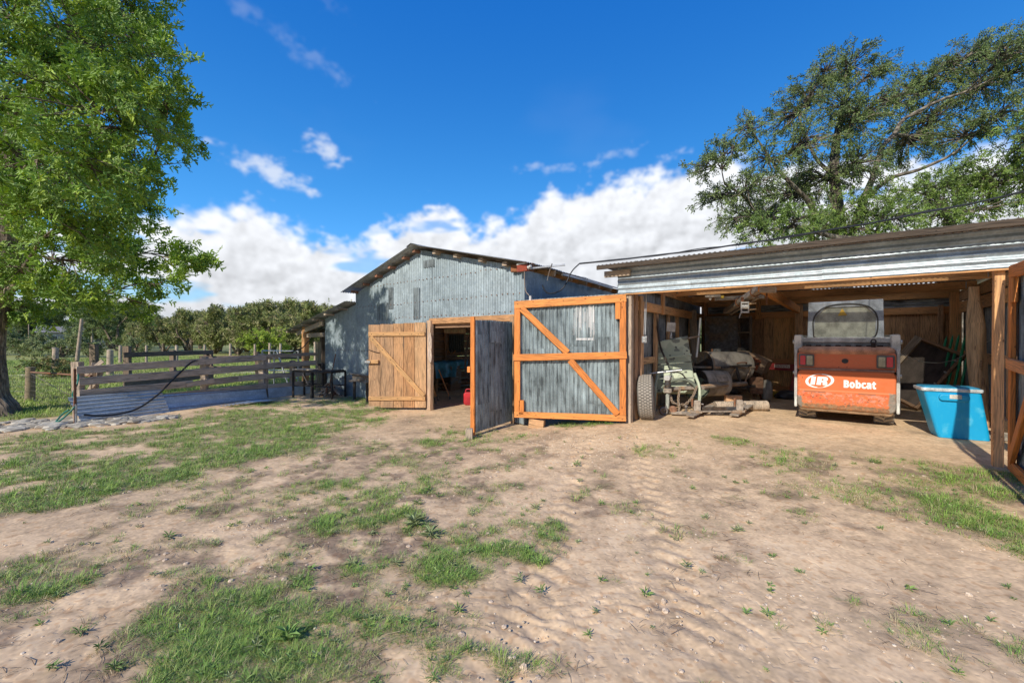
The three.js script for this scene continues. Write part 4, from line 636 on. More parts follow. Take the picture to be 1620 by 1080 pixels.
{
  // tall steel cabinet with an open door
  const o = inShed('steel_cabinet', 'tall dark steel smoker cabinet with its shelf door open', 'cabinet', .38, 4.95, .0);
  mesh(o, 'body', roundPanel(.78, 1.85, .01, .62, .008), std({ color: col(.24, .245, .255), map: RU, roughness: .6, metalness: .35 }), [0, .98, -.1]);
  const d = sub(o, 'door', [.40, 0, .21], -.62); mesh(d, 'panel', roundPanel(.34, 1.72, .01, .03, .006), M.darkSteel, [.18, 1.0, 0]);
  for (const y of [.16, .6, 1.06, 1.5, 1.85]) mesh(d, 'shelf_edge', bx(.30, .025, .10, .18, y, .05), M.dustyIron); for (const x of [.02, .34]) mesh(d, 'frame_bar', bx(.03, 1.74, .06, x, 1.0, .03), M.steel); mesh(d, 'latch', roundPanel(.04, .09, .01, .03, .006), M.pipe, [.03, .98, .08]);
  // boards, crate, red arm, bags
  const lean = inShed('leaning_plank', 'grey plank leaning against the left shed wall', 'plank', 0, 0); beam(lean, 'plank', [-.02, .02, -4.15], [-.24, 2.05, -4.55], .17, .035, M.grey, [1, 0, 0], 3, .004);
  const cr = inShed('wooden_crate', 'tilted reddish wooden box propped by the steel cabinet', 'crate', 1.18, 4.55, -.25); const cg = sub(cr, 'case', [0, .80, 0]); cg.rotation.z = -.42; mesh(cg, 'side', roundPanel(.46, .34, .02, .26, .012), oldWood(.42, .32, .24), [0, 0, 0]); mesh(cg, 'front_panel', roundPanel(.30, .24, .012, .03, .006), newWood(.48, .17, .09), [-.05, -.01, .135]); const tg = new THREE.TorusGeometry(.07, .02, 8, 20); mesh(cg, 'round_port', tg, M.rust, [-.05, -.01, .152]);
  beam(cr, 'prop_post', [.10, 0, -.05], [-.06, .68, -.05], .10, .08, M.rust, [1, 0, 0]); beam(cr, 'prop_post', [-.1, 0, -.1], [-.08, .66, -.1], .08, .08, M.darkBoard, [1, 0, 0]);
  const ra = inShed('red_implement', 'red painted implement boom with white lettering resting at the back wall', 'implement', 0, 0); const redP = std({ color: col(.36, .03, .03), map: SP, roughness: .6 }); const P = (a, y, n) => [a, y - FL, -n];
  beam(ra, 'boom', P(1.22, .86, 5.2), P(1.96, .84, 5.05), .15, .12, [redP]); beam(ra, 'boom_tip', P(1.04, .88, 5.25), P(1.24, .86, 5.2), .09, .10, [redP]); beam(ra, 'mast', P(1.92, .86, 5.05), P(1.80, .20, 4.95), .14, .12, [redP], [1, 0, 0]);
  const cv = document.createElement('canvas'); cv.width = 256; cv.height = 64; const x = cv.getContext('2d'); x.fillStyle = '#d8d2c8'; x.fillRect(0, 0, 256, 64); x.fillStyle = '#8a2a24'; const q = mulberry(3); for (let i = 0; i < 9; i++) { x.fillRect(14 + i * 26, 14, 7, 36); x.fillRect(14 + i * 26, 14 + (i % 3) * 13, 19, 8); } for (let i = 0; i < 60; i++) { x.globalAlpha = .5; x.fillStyle = '#a08070'; x.fillRect(q() * 256, q() * 64, 6, 3); } const tx = new THREE.CanvasTexture(cv); tx.colorSpace = THREE.SRGBColorSpace;
  const pl = mesh(ra, 'lettering_plate', planarUV(roundPanel(.32, .075, .006, .008, .002), .32, .075), std({ map: tx, roughness: .6 }), P(1.60, .875, 5.055), [0, -.19, 0]);
  const bag = (name, label, p, s, m) => { const g = new THREE.IcosahedronGeometry(s, 3), a = g.attributes.position; for (let k = 0; k < a.count; k++) { const X = a.getX(k), Yy = a.getY(k), Z = a.getZ(k), f = .75 + .5 * fbm(X * 7 / s * .18 + 5 + p[0], (Yy + Z * 1.3) * 7 / s * .18 + 9, 3, 77); a.setXYZ(k, X * f * 1.5, Math.max(-s * .25, Yy * f * .7), Z * f); } g.computeVertexNormals(); const o3 = mesh(scene, name, g, m, p); tag(o3, label, 'bag'); };
  bag('plastic_bag', 'crumpled dark rubbish bag at the foot of the back wall', spt(1.75, FL + .06, 5.0), .2, std({ color: col(.05, .05, .055), roughness: .35 })); bag('plastic_bag', 'crumpled yellow sack at the foot of the back wall', spt(1.42, FL + .05, 5.15), .13, std({ color: col(.45, .33, .04), roughness: .6 }));
  // dark bed frame tipped against the right back corner
  const tb = inShed('tipped_bed_frame', 'dark flat box bed with battens tipped against the back corner', 'bed frame', 3.98, 4.75, -.12); const tg2 = sub(tb, 'tray', [-.10, .70, 0]); tg2.rotation.set(-.42, 0, -.52);
  mesh(tg2, 'panel', bx(.66, 1.25, .02, 0, 0, -.04), std({ color: col(.10, .075, .065), map: SP, roughness: .8 })); beam(tg2, 'side_rail', [-.36, -.64, 0], [-.36, .64, 0], .13, .12, M.fence, [1, 0, 0]); beam(tg2, 'side_rail', [.36, -.64, .0], [.36, .64, 0], .05, .14, M.darkBoard, [1, 0, 0]); beam(tg2, 'end_rail', [-.3, .62, 0], [.34, .62, 0], .05, .12, M.darkBoard); beam(tg2, 'end_rail', [-.3, -.62, 0], [.34, -.62, 0], .05, .12, M.darkBoard);
  for (let k = 0; k < 4; k++) mesh(tg2, 'clip', roundPanel(.05, .03, .012, .03, .006), M.white, [.33, -.35 + k * .27, .075]);
  const bk = mesh(scene, 'grey_crate', roundPanel(.16, .5, .01, .3, .008), M.plastic(.24, .22, .25), spt(3.52, FL + .25, 4.3), [0, SHED.turn, 0]); tag(bk, 'narrow grey plastic case standing behind the loader', 'case');
  // steel fence stakes, each leaning in the corner
  for (let k = 0; k < 7; k++) { const f = thing('fence_stake', ['leftmost', 'second', 'third', 'fourth', 'fifth', 'sixth', 'rightmost'][k] + ' of the green steel stakes leaning behind the blue bin' + (k && k < 6 ? ', counted from the left' : ''), 'stake', [0, 0, 0], 0, 'green stakes in the shed corner'); const p0 = spt(4.02 + k * .085, FL, 4.62 - k * .05), p1 = spt(4.30 + k * .075, 1.46 + .015 * (k % 3) + (k > 4 ? -.28 : 0), 5.05 - k * .07); cyl(f, 'shaft', p0, p1, .021, .021, [M.plastic(.03, .40 + .04 * (k % 2), .19)], 8); cyl(f, 'tip', p1, [p1[0] + (p1[0] - p0[0]) * .07, p1[1] + .1, p1[2] + (p1[2] - p0[2]) * .07], .021, .004, [M.plastic(.03, .40, .19)], 8); }
}
{
  // cedar log post
  const o = inShed('log_post', 'barkless twisted cedar log propped under the roof by the blue bin', 'log', 4.46, 3.05); o.scale.set(.72, 1, .72); const n = 26, m = 16, pos = [], uv = [], idx = [];
  const rad = (t) => (t > .93 ? .085 : t > .7 ? lerp(.16, .085, (t - .7) / .23) : lerp(.125, .155, t / .7)), cx = (t) => -.06 * Math.sin(t * 3.0) + (t > .7 ? -.10 * (t - .7) / .3 : 0), cz = (t) => .03 * Math.sin(t * 5);
  for (let j = 0; j <= n; j++) for (let i = 0; i <= m; i++) { const t = j / n, a = i / m * 6.283, r = rad(t) * (1 + .22 * (fbm(Math.cos(a) * 1.4 + 3, Math.sin(a) * 1.4 + t * 3.5, 3, 401) - .5) + .14 * Math.sin(a * 3 + t * 6)); pos.push(cx(t) + Math.cos(a) * r, t * 2.16, cz(t) + Math.sin(a) * r); uv.push(t * 2.16, i / m * .8); }
  for (let j = 0; j < n; j++) for (let i = 0; i < m; i++) { const a = j * (m + 1) + i; idx.push(a, a + m + 1, a + 1, a + 1, a + m + 1, a + m + 2); } const top = pos.length / 3; pos.push(cx(1), 2.16, cz(1)); uv.push(0, 0); for (let i = 0; i < m; i++) idx.push(n * (m + 1) + i, top, n * (m + 1) + i + 1);
  const g = geoFrom(pos, uv, idx); g.computeVertexNormals(); mesh(o, 'trunk', g, M.log);
  for (const [y, a, s] of [[.95, 1.3, .05], [1.2, 1.9, .04], [.7, 1.1, .04], [1.55, 1.5, .045]]) { const k = new THREE.SphereGeometry(s, 10, 8); k.scale(.7, 1.6, .5); mesh(o, 'knot', k, oldWood(.36, .25, .16), [cx(y / 2.16) + Math.cos(a) * .135, y, cz(y / 2.16) + Math.sin(a) * .135], [0, -a, 0]); }
  // blue plastic bin, slumped to one side
  const b = thing('plastic_bin', 'bright blue plastic storage bin slumped to one side', 'bin', [6.17, FL, -6.10], -.52); b.scale.set(.86, .93, .9); const blue = std({ map: dataTex(512, 512, (u, v) => { const a = smooth(.60, .78, fbm(u * 7, v * 7, 5, 611, 7)) * .45 + smooth(.70, .80, fbm(u * 30, v * 6, 3, 612)) * .22, d = smooth(.62, .8, fbm(u * 5 + 2, v * 5, 4, 613, 5)) * .3; return [lerp(lerp(.02, .55, a), .45, d * .6), lerp(lerp(.60, .74, a), .46, d * .6), lerp(lerp(.80, .84, a), .40, d * .6)]; }), roughness: .45 });
  const sh = -.15, H = .70; const ring = (x0, x1, z0, z1, y) => { const r = .05, p = []; for (const [cx2, cz2, a0] of [[x1 - r, z1 - r, 0], [x0 + r, z1 - r, 1], [x0 + r, z0 + r, 2], [x1 - r, z0 + r, 3]]) for (let k = 0; k <= 4; k++) { const a = (a0 + k / 4) * Math.PI / 2; p.push([cx2 + Math.cos(a) * r, y, cz2 + Math.sin(a) * r]); } return p; };
  const loft = (rings, cap) => { const P2 = [], U = [], I = [], n2 = rings[0].length; rings.forEach((r, j) => r.forEach((p, i) => { P2.push(...p); U.push(p[0] + p[2], p[1]); })); for (let j = 0; j < rings.length - 1; j++) for (let i = 0; i < n2; i++) { const a = j * n2 + i, c2 = j * n2 + (i + 1) % n2; I.push(a, a + n2, c2, c2, a + n2, c2 + n2); } if (cap) for (const j of [0, rings.length - 1]) for (let i = 1; i < n2 - 1; i++) I.push(j * n2, j * n2 + i, j * n2 + i + 1); const g2 = geoFrom(P2, U, I).toNonIndexed(); g2.computeVertexNormals(); return g2; };
  mesh(b, 'body', loft([ring(-.30, .30, -.18, .22, .005), ring(-.31 + sh * .1, .31 + sh * .1, -.185, .225, .07), ring(-.34 + sh, .34 + sh, -.21, .245, H)], true), blue);
  mesh(b, 'rim', loft([ring(-.36 + sh, .36 + sh, -.23, .265, H - .015), ring(-.365 + sh, .365 + sh, -.235, .27, H + .01), ring(-.36 + sh, .36 + sh, -.23, .265, H + .03)], true), M.plastic(.62, .68, .70)); mesh(b, 'lid', loft([ring(-.34 + sh, .345 + sh, -.215, .25, H + .025), ring(-.32 + sh, .33 + sh, -.2, .235, H + .045)], true), M.plastic(.04, .36, .60));
  mesh(b, 'handle', roundPanel(.36, .10, .045, .05, .015), blue, [sh * .85, H - .10, .255]); mesh(b, 'label', roundPanel(.14, .06, .004, .004, .001), M.plastic(.72, .70, .62), [sh * .85 + .01, H - .085, .283]);
  // small things on walls and roof
  const eo = inShed('outlet_box', 'metal outlet box hanging from a conduit on the left wall', 'outlet', .21, .30); cyl(eo, 'conduit', [0, 1.42, 0], [.01, 2.1, -.02], .009, .009, M.pipe, 8); cyl(eo, 'conduit', [-.025, 1.42, 0], [-.01, 2.1, -.02], .007, .007, M.pipe, 8); mesh(eo, 'box', roundPanel(.085, .11, .008, .06, .006), M.pipe, [-.01, 1.34, 0]); for (const y of [1.32, 1.36]) mesh(eo, 'socket', roundPanel(.035, .025, .01, .006, .002), M.white, [-.01, y, .033]);
  const bulb = (label, a, y, n) => { const l = inShed('bulb_holder', label, 'bulb holder', a, n); mesh(l, 'base', new THREE.CylinderGeometry(.055, .05, .025, 18), M.white, [0, y - FL, 0]); mesh(l, 'bulb', (() => { const g = new THREE.SphereGeometry(.033, 16, 12); g.scale(1, 1.3, 1); return g; })(), M.plastic(.78, .76, .70, .25), [0, y - FL - .062, 0]); cyl(l, 'socket', [0, y - FL - .035, 0], [0, y - FL, 0], .02, .026, M.white, 12); };
  bulb('white bulb holder under the shed header above the loader', 2.68, 2.385, .6); bulb('white bulb holder under the shed header nearer the gate', 1.48, 2.375, .6);
  const fl = inShed('strip_light', 'unlit white strip light under the shed roof', 'light', 1.05, 3.2); mesh(fl, 'housing', roundPanel(.9, .05, .01, .09, .008), M.white, [0, 2.36 - FL, 0]); cyl(fl, 'tube', [-.42, 2.32 - FL, 0], [.42, 2.32 - FL, 0], .014, .014, M.white, 8); for (const s of [-1, 1]) mesh(fl, 'end_cap', bx(.03, .06, .07, s * .44, 2.335 - FL, 0), M.white);
  const fn = inShed('hanging_tool', 'dusty drill with a yellow battery stowed under the roof', 'power tool', .60, 3.0, .2); mesh(fn, 'body', roundPanel(.30, .05, .02, .1, .012), M.dustyIron, [0, 2.38 - FL, 0]); mesh(fn, 'battery', roundPanel(.06, .06, .012, .06, .01), M.plastic(.7, .45, .02), [.18, 2.36 - FL, 0]); mesh(fn, 'grip', roundPanel(.05, .09, .015, .05, .01), M.dustyIron, [-.05, 2.34 - FL, 0]);
  // grey gutter plank slung under the roof, with a box end and the hoist that hangs from it
  const gp = inShed('slung_beam', 'grey weathered beam slung slantwise under the shed roof', 'beam', 0, 0); beam(gp, 'beam', [.62, 2.12 - FL, -4.1], [1.64, 2.40 - FL, -2.0], .10, .12, M.grey, [0, 1, 0], 3, .006); beam(gp, 'batten', [.70, 2.05 - FL, -4.1], [1.50, 2.26 - FL, -2.5], .03, .05, M.grey); mesh(gp, 'box_end', roundPanel(.24, .10, .006, .12, .006), M.grey, [1.74, 2.345 - FL, -1.95], [0, 0, -.06]); for (const t of [.15, .55]) mesh(gp, 'binding', new THREE.TorusGeometry(.085, .012, 6, 16), M.rust, [lerp(1.64, .62, t), lerp(2.40, 2.12, t) - FL, -lerp(2.0, 4.1, t)], [0, .45, 0]);
  const ho = inShed('chain_hoist', 'small white hoist block hanging below the slung beam', 'hoist', 1.27, 2.6, .1); mesh(ho, 'frame', join([bx(.02, .17, .09, -.06, 2.10 - FL, 0), bx(.02, .17, .09, .06, 2.10 - FL, 0), bx(.14, .03, .09, 0, 2.19 - FL, 0), bx(.14, .03, .09, 0, 2.01 - FL, 0)]), M.white); const wl = new THREE.CylinderGeometry(.045, .045, .1, 16); wl.rotateZ(1.57); mesh(ho, 'drum', wl, M.white, [0, 2.11 - FL, .01]); for (const y of [2.05, 2.16]) cyl(ho, 'handle', [.06, y - FL, .02], [.19, y - FL + .01, .05], .017, .012, [newWood(.7, .55, .35)], 8); beam(ho, 'hanger', [-.04, 2.18 - FL, 0], [-.05, 2.30 - FL, 0], .05, .012, M.rust, [1, 0, 0]); cyl(ho, 'hook_rod', [-.07, 2.0 - FL, 0], [-.10, 1.90 - FL, 0], .014, .010, M.pipe, 8);
  const hc = mesh(scene, 'hanging_chain', (() => { const g = []; for (let i = 0; i < 9; i++) { const t = new THREE.TorusGeometry(.014, .005, 5, 10); t.scale(1, 1.5, 1); if (i % 2) t.rotateY(1.57); t.translate(0, -i * .026, 0); g.push(t); } return join(g); })(), M.rust, spt(1.70, 2.33, 2.1)); tag(hc, 'short rusty chain hanging under the box end of the slung beam', 'chain');
  // rubble by the right wall
  const sl = mesh(scene, 'paving_slab', roundPanel(.34, .30, .01, .05, .008), M.stone[2], spt(4.50, FL + .05, 1.9), [-1.45, 0, SHED.turn]); tag(sl, 'broken grey slab lying by the right wall sill', 'slab');
}

// ---------------------------------------------------------------- the skid steer loader, rear end to the yard (z towards the yard)
{
  const L = thing('skid_steer_loader', 'orange and white skid steer loader parked rear outwards in the shed', 'loader', spt(2.79, FL, 2.22), SHED.turn + .02); L.scale.x = .87;
  // painted panel: orange with lettering, chips and dirt
  const cv = document.createElement('canvas'); cv.width = 1536; cv.height = 680; const c = cv.getContext('2d'); const q = mulberry(77);
  const blobs = (n, x0, y0, x1, y1, s0, s1, colors, al = 1) => { for (let i = 0; i < n; i++) { c.globalAlpha = al * (.35 + .65 * q()); c.fillStyle = colors[Math.floor(q() * colors.length)]; const x = lerp(x0, x1, q()), y = lerp(y0, y1, q()), s = lerp(s0, s1, q() * q()); c.beginPath(); for (let k = 0; k < 7; k++) { const a = k / 7 * 6.28, r = s * (.5 + q()); c[k ? 'lineTo' : 'moveTo'](x + Math.cos(a) * r * 1.6, y + Math.sin(a) * r); } c.closePath(); c.fill(); } c.globalAlpha = 1; };
  c.fillStyle = '#d9733f'; c.fillRect(0, 0, 1536, 680); blobs(420, 0, 0, 1536, 680, 8, 60, ['#e27338', '#d6632b', '#e0703a'], .25);
  // lettering band
  c.save(); c.translate(375, 195); c.fillStyle = '#fbfaf6'; c.strokeStyle = '#fbfaf6';
  for (const s of [0, 1]) { c.save(); c.rotate(s ? Math.PI - .12 : -.12); c.beginPath(); c.ellipse(0, 0, 236, 120, 0, Math.PI * .60, Math.PI * 1.40); c.ellipse(26, 0, 212, 110, 0, Math.PI * 1.40, Math.PI * .60, true); c.closePath(); c.fill(); c.lineWidth = 5; c.beginPath(); c.ellipse(0, 0, 228, 118, 0, Math.PI * 1.36, Math.PI * 1.66); c.stroke(); c.restore(); }
  c.transform(1, 0, -.16, 1, 0, 0); c.font = 'bold 190px serif'; c.textBaseline = 'middle';
  const poly = (p) => { c.beginPath(); p.forEach(([x, y], i) => c[i ? 'lineTo' : 'moveTo'](x, y)); c.closePath(); c.fill(); };
  poly([[-142, -70], [-68, -70], [-68, 70], [-142, 70]]);
  poly([[-42, -70], [98, -70], [128, -54], [132, -18], [108, 4], [130, 22], [136, 70], [62, 70], [56, 26], [32, 24], [32, 70], [-42, 70]]); c.fillStyle = '#d9733f'; poly([[32, -36], [58, -36], [62, -28], [62, -16], [56, -8], [32, -8]]);
  c.restore();
  c.save(); c.translate(750, 228); c.fillStyle = '#fbfaf6'; c.font = 'bold 165px sans-serif'; c.textBaseline = 'middle'; c.scale(.90, 1); c.fillText('Bobcat', 0, 0); c.lineWidth = 9; c.strokeStyle = '#fbfaf6'; c.strokeText('Bobcat', 0, 0); c.restore();
  c.fillStyle = '#8b5a40'; c.globalAlpha = .55; c.fillRect(0, 0, 1536, 26); c.globalAlpha = 1;
  c.fillStyle = '#eb9a70'; c.globalAlpha = .6; c.fillRect(40, 345, 1450, 22); c.globalAlpha = 1;
  // chips, scrapes and mud along the lower half
  blobs(300, 60, 390, 1476, 560, 3, 34, ['#f08a72', '#ee9a86', '#e8552c', '#f2a08e'], .6); blobs(230, 60, 380, 1476, 580, 1, 11, ['#5a5148', '#6e655a', '#8a8073'], .85);
  for (let i = 0; i < 130; i++) { c.globalAlpha = .35 + .5 * q(); c.strokeStyle = ['#6b6359', '#f3b6a6', '#59524a'][Math.floor(q() * 3)]; c.lineWidth = 1 + q() * 2; const x = 40 + q() * 1450, y = 390 + q() * 190; c.beginPath(); c.moveTo(x, y); c.lineTo(x + (q() - .5) * 130, y + (q() - .5) * 24); c.stroke(); }
  for (const [x, w] of [[110, 360], [980, 260]]) { c.globalAlpha = .85; c.fillStyle = '#6a645a'; c.fillRect(x, 378, w, 12); }
  c.globalAlpha = 1; blobs(900, 0, 590, 1536, 690, 4, 30, ['#8a6b4c', '#76583c', '#9a7b58', '#a06a40'], .8); blobs(330, 0, 470, 70, 690, 4, 26, ['#8b8276', '#7d7264'], .7); blobs(380, 1440, 360, 1536, 690, 4, 28, ['#8b8276', '#7d7264', '#9a8f80'], .7); blobs(70, 0, 100, 60, 480, 2, 14, ['#f2a08e', '#7d7264'], .7);
  c.fillStyle = '#141210'; for (const [x, y] of [[90, 150], [115, 452], [235, 460], [330, 458], [1040, 470], [1140, 472], [1290, 470]]) { c.beginPath(); c.arc(x, y, 8, 0, 7); c.fill(); }
  const tex = new THREE.CanvasTexture(cv); tex.colorSpace = THREE.SRGBColorSpace;
  const paintMap = std({ color: col(.84, .84, .86), map: tex, roughness: .7 });
  // upper panel: same orange, dusty
  const cv2 = document.createElement('canvas'); cv2.width = 1024; cv2.height = 256; const c2 = cv2.getContext('2d'); c2.fillStyle = '#cc6e48'; c2.fillRect(0, 0, 1024, 256);
  for (let i = 0; i < 900; i++) { c2.globalAlpha = .05 + .16 * q(); c2.fillStyle = ['#d06a44', '#b85c3c', '#a8735a', '#c9805e'][Math.floor(q() * 4)]; c2.fillRect(q() * 1024, q() * 256, 4 + q() * 50, 2 + q() * 14); } c2.globalAlpha = 1; c2.fillStyle = '#151210'; for (const [x, y, r] of [[455, 200, 5], [540, 200, 5], [560, 245, 4]]) { c2.beginPath(); c2.arc(x, y, r, 0, 7); c2.fill(); }
  const tex2 = new THREE.CanvasTexture(cv2); tex2.colorSpace = THREE.SRGBColorSpace; const upperMap = std({ map: tex2, roughness: .7 });
  const orange = std({ color: col(.60, .155, .045), map: SP, roughness: .6 }), dustyOrange = std({ color: col(.68, .33, .19), map: SP, roughness: .85 });
  const whiteP = std({ color: col(.68, .67, .63), map: SP, roughness: .5 }), greyP = std({ color: col(.46, .50, .55), map: SP, roughness: .6 });
  const Wd = 1.44;
  mesh(L, 'engine_body', roundPanel(Wd - .1, .86, .06, .85, .02), dustyOrange, [0, .74, -.30]);
  const tg = mesh(L, 'rear_door', planarUV(roundPanel(Wd, .64, .07, .13, .028, 6), Wd, .64), paintMap, [0, .535, .20]);
  mesh(tg, 'lower_lip', roundPanel(Wd - .06, .13, .05, .20, .03), std({ color: col(.36, .23, .13), map: SP, roughness: .95 }), [0, -.30, -.06]);
  mesh(L, 'upper_panel', planarUV(roundPanel(Wd, .29, .02, .09, .015), Wd, .29), upperMap, [0, .985, .175]);
  const lip = mesh(L, 'top_hood', roundPanel(Wd, .34, .10, .12, .05, 5), dustyOrange, [0, 1.155, .06], [-Math.PI / 2 + .10, 0, 0]);
  for (const y of [.858]) mesh(L, 'seam_strip', roundPanel(Wd - .04, .035, .01, .03, .008), std({ color: col(.36, .23, .18), map: SP, roughness: .9 }), [0, y, .235]);
  const hole = mesh(L, 'lock_hole', (() => { const g = new THREE.CylinderGeometry(.042, .042, .03, 18); g.rotateX(Math.PI / 2); g.scale(1.2, .9, 1); return g; })(), M.blackCable, [.01, 1.0, .212]);
  for (const s of [-1, 1]) {
    const h = mesh(L, 'tail_light', roundPanel(.245, .20, .015, .035, .006), std({ color: col(.14, .14, .125), map: SP, roughness: .8 }), [s * .575, 1.0, .235]);
    mesh(h, 'red_lens', roundPanel(.085, .155, .01, .02, .005), new THREE.MeshPhysicalMaterial({ color: col(.55, .012, .035), roughness: .25, clearcoat: .6 }), [s * .055, 0, .02]); mesh(h, 'clear_lens', roundPanel(.095, .15, .01, .02, .005), M.plastic(.52, .48, .32), [-s * .05, 0, .02]);
    // lift arm uprights either side, and the white arm running down to the frame
    const u = mesh(L, 'lift_arm', roundPanel(.125, .34, .02, .30, .012), whiteP, [s * (Wd / 2 + .005), 1.25, -.06]); cyl(u, 'pivot_pin', [s * .06, .05, 0], [s * .095, .05, 0], .035, .035, M.pipe, 12);
    mesh(L, 'side_frame', roundPanel(.05, .98, .02, .7, .012), whiteP, [s * (Wd / 2 + .03), .70, -.18]); cyl(L, 'pivot_pin', [s * (Wd / 2 + .05), .78, .05], [s * (Wd / 2 + .085), .78, .05], .03, .03, M.pipe, 10);
    mesh(L, 'lift_arm_bar', roundPanel(.09, .16, .02, 1.7, .012), whiteP, [s * (Wd / 2 + .01), 1.34, -1.05]);
    // tyres with lugs
    for (const z of [-.25, -1.25]) {
      const t = sub(L, 'wheel', [s * .575, .375, z]); const body = new THREE.CylinderGeometry(.335, .335, .26, 30); body.rotateZ(Math.PI / 2); const parts = [];
      for (let k = 0; k < 22; k++) for (const e of [-1, 1]) { const b = bx(.15, .055, .05, 0, .355, 0); b.rotateY(e * .45); b.translate(e * .062, 0, 0); b.rotateX((k + (e > 0 ? .5 : 0)) / 22 * 6.283); parts.push(b); }
      mesh(t, 'tyre', join([body, ...parts]), M.dustyRubber); const rm = new THREE.CylinderGeometry(.2, .2, .27, 20); rm.rotateZ(Math.PI / 2); mesh(t, 'rim', rm, M.white);
    }
  }
  mesh(L, 'belly_plate', bx(1.0, .10, 1.6, 0, .36, -.6), M.dustyIron);
  // cross beam, louvres, exhaust
  mesh(L, 'cross_beam', roundPanel(1.36, .085, .015, .10, .01), whiteP, [0, 1.335, -.16]); mesh(L, 'cross_beam', roundPanel(1.36, .06, .012, .05, .008), greyP, [0, 1.26, -.2]);
  for (let k = 0; k < 8; k++) mesh(L, 'louvre', bx(.085, .035, .02, -.56 + k * .155, 1.232, -.14), M.blackIron);
  cyl(L, 'exhaust_pipe', [.42, 1.18, -.02], [.42, 1.30, .0], .036, .036, M.blackIron, 14); mesh(L, 'exhaust_flange', bx(.17, .03, .12, .42, 1.205, -.02), M.blackIron); mesh(L, 'exhaust_mouth', (() => { const g = new THREE.TorusGeometry(.034, .011, 8, 20); return g; })(), M.blackIron, [.42, 1.31, .02], [-.4, 0, 0]);
  // cab: rear frame with an eight-sided window
  const cab = sub(L, 'cab', [0.0, -.03, -.55]);
  const o = new THREE.Shape(), w = .60, t = 2.03, b = 1.33; o.moveTo(-w, b); o.lineTo(w, b); o.lineTo(w - .02, t); o.lineTo(.28, t - .0); o.lineTo(-w + .02, t - .04); o.closePath();
  const hl = new THREE.Path(); const e = [[-.50, 1.43], [-.46, 1.40], [.42, 1.40], [.48, 1.44], [.49, 1.78], [.34, 1.935], [-.30, 1.935], [-.49, 1.76]]; e.forEach(([x, y], i) => hl[i ? 'lineTo' : 'moveTo'](x, y)); hl.closePath(); o.holes.push(hl);
  mesh(cab, 'rear_frame', new THREE.ExtrudeGeometry(o, { depth: .05, bevelEnabled: true, bevelSize: .008, bevelThickness: .008, bevelSegments: 2 }), greyP);
  const gs = new THREE.Shape(); e.forEach(([x, y], i) => gs[i ? 'lineTo' : 'moveTo'](x, y)); const pg = new THREE.ShapeGeometry(gs); mesh(cab, 'window_pane', pg, new THREE.MeshPhysicalMaterial({ color: col(.62, .63, .52), roughness: .5, transmission: .35, thickness: 0, side: THREE.DoubleSide, map: SP }), [0, 0, .03]);
  mesh(cab, 'window_seal', tubeGeo([...e, e[0]].map(([x, y]) => [x, y, .06]), .014, 60, 6), M.rubber);
  const tri = new THREE.Shape(); tri.moveTo(-.075, 0); tri.lineTo(.075, .005); tri.lineTo(-.005, .125); tri.closePath(); mesh(cab, 'warning_sticker', new THREE.ExtrudeGeometry(tri, { depth: .002, bevelEnabled: false }), M.plastic(.70, .42, .05), [-.03, 1.78, .036]);
  for (const x of [-.5, .5]) mesh(cab, 'hinge', bx(.07, .06, .04, x, 1.33, .08), greyP);
  mesh(cab, 'name_plate', bx(.17, .03, .01, .05, 1.365, .066), M.white);
  for (const s of [-1, 1]) mesh(cab, 'side_screen', bx(.03, .72, 1.0, s * (w - .03), 1.66, -.52), greyP); mesh(cab, 'cab_roof', roundPanel(1.2, 1.1, .06, .06, .02), greyP, [0, 2.0, -.5], [Math.PI / 2, 0, 0]);
  mesh(cab, 'seat', join([bx(.5, .12, .45, 0, .98, -.5), bx(.5, .42, .12, 0, 1.22, -.28)]), M.rubber);
  // wire from the machine to the wall
  const pA = [6.05, 1.34, -7.15]; const wire = mesh(scene, 'loose_wire', tubeGeo([pA, [6.35, 1.22, -7.1], [6.75, 1.12, -7.2], [7.4, 1.15, -7.4], [7.95, 1.42, -7.45], spt(4.66, 1.55, 2.9)], .007, 60, 5), M.pipe); tag(wire, 'thin grey wire sagging from the loader to the shed wall', 'wire');
}

// ---------------------------------------------------------------- pens, fences and what stands beside the barn
const fpt = (A, B, t, y, off = 0) => { const dx = B[0] - A[0], dz = B[1] - A[1], L = Math.hypot(dx, dz); const x = lerp(A[0], B[0], t) - dz / L * off, z = lerp(A[1], B[1], t) + dx / L * off; return [x, y, z]; };
function railFence(label, A, B, posts, rails, { wood = M.fence, ph = 1.12, group } = {}) {
  const f = thing('plank_fence', label, 'fence', [0, 0, 0], 0, group);
  for (const [t, h, w] of posts) { const p = fpt(A, B, t, 0, -.07); beam(f, 'post', [p[0], -.1, p[2]], [p[0] + rr(-.02, .02), h || ph, p[2] + rr(-.02, .02)], w || .12, .11, wood, [1, 0, 0], 3, .006); }
  for (const [t0, t1, y0, y1, w, off] of rails) beam(f, 'rail', fpt(A, B, t0, y0, off || .02), fpt(A, B, t1, y1, off || .02), w || .145, .03, wood, [0, 1, 0], 5, .008);
  return f;
}
const F0 = [-7.90, -8.10], F1 = [-6.30, -11.30], F2 = [-5.50, -12.62];
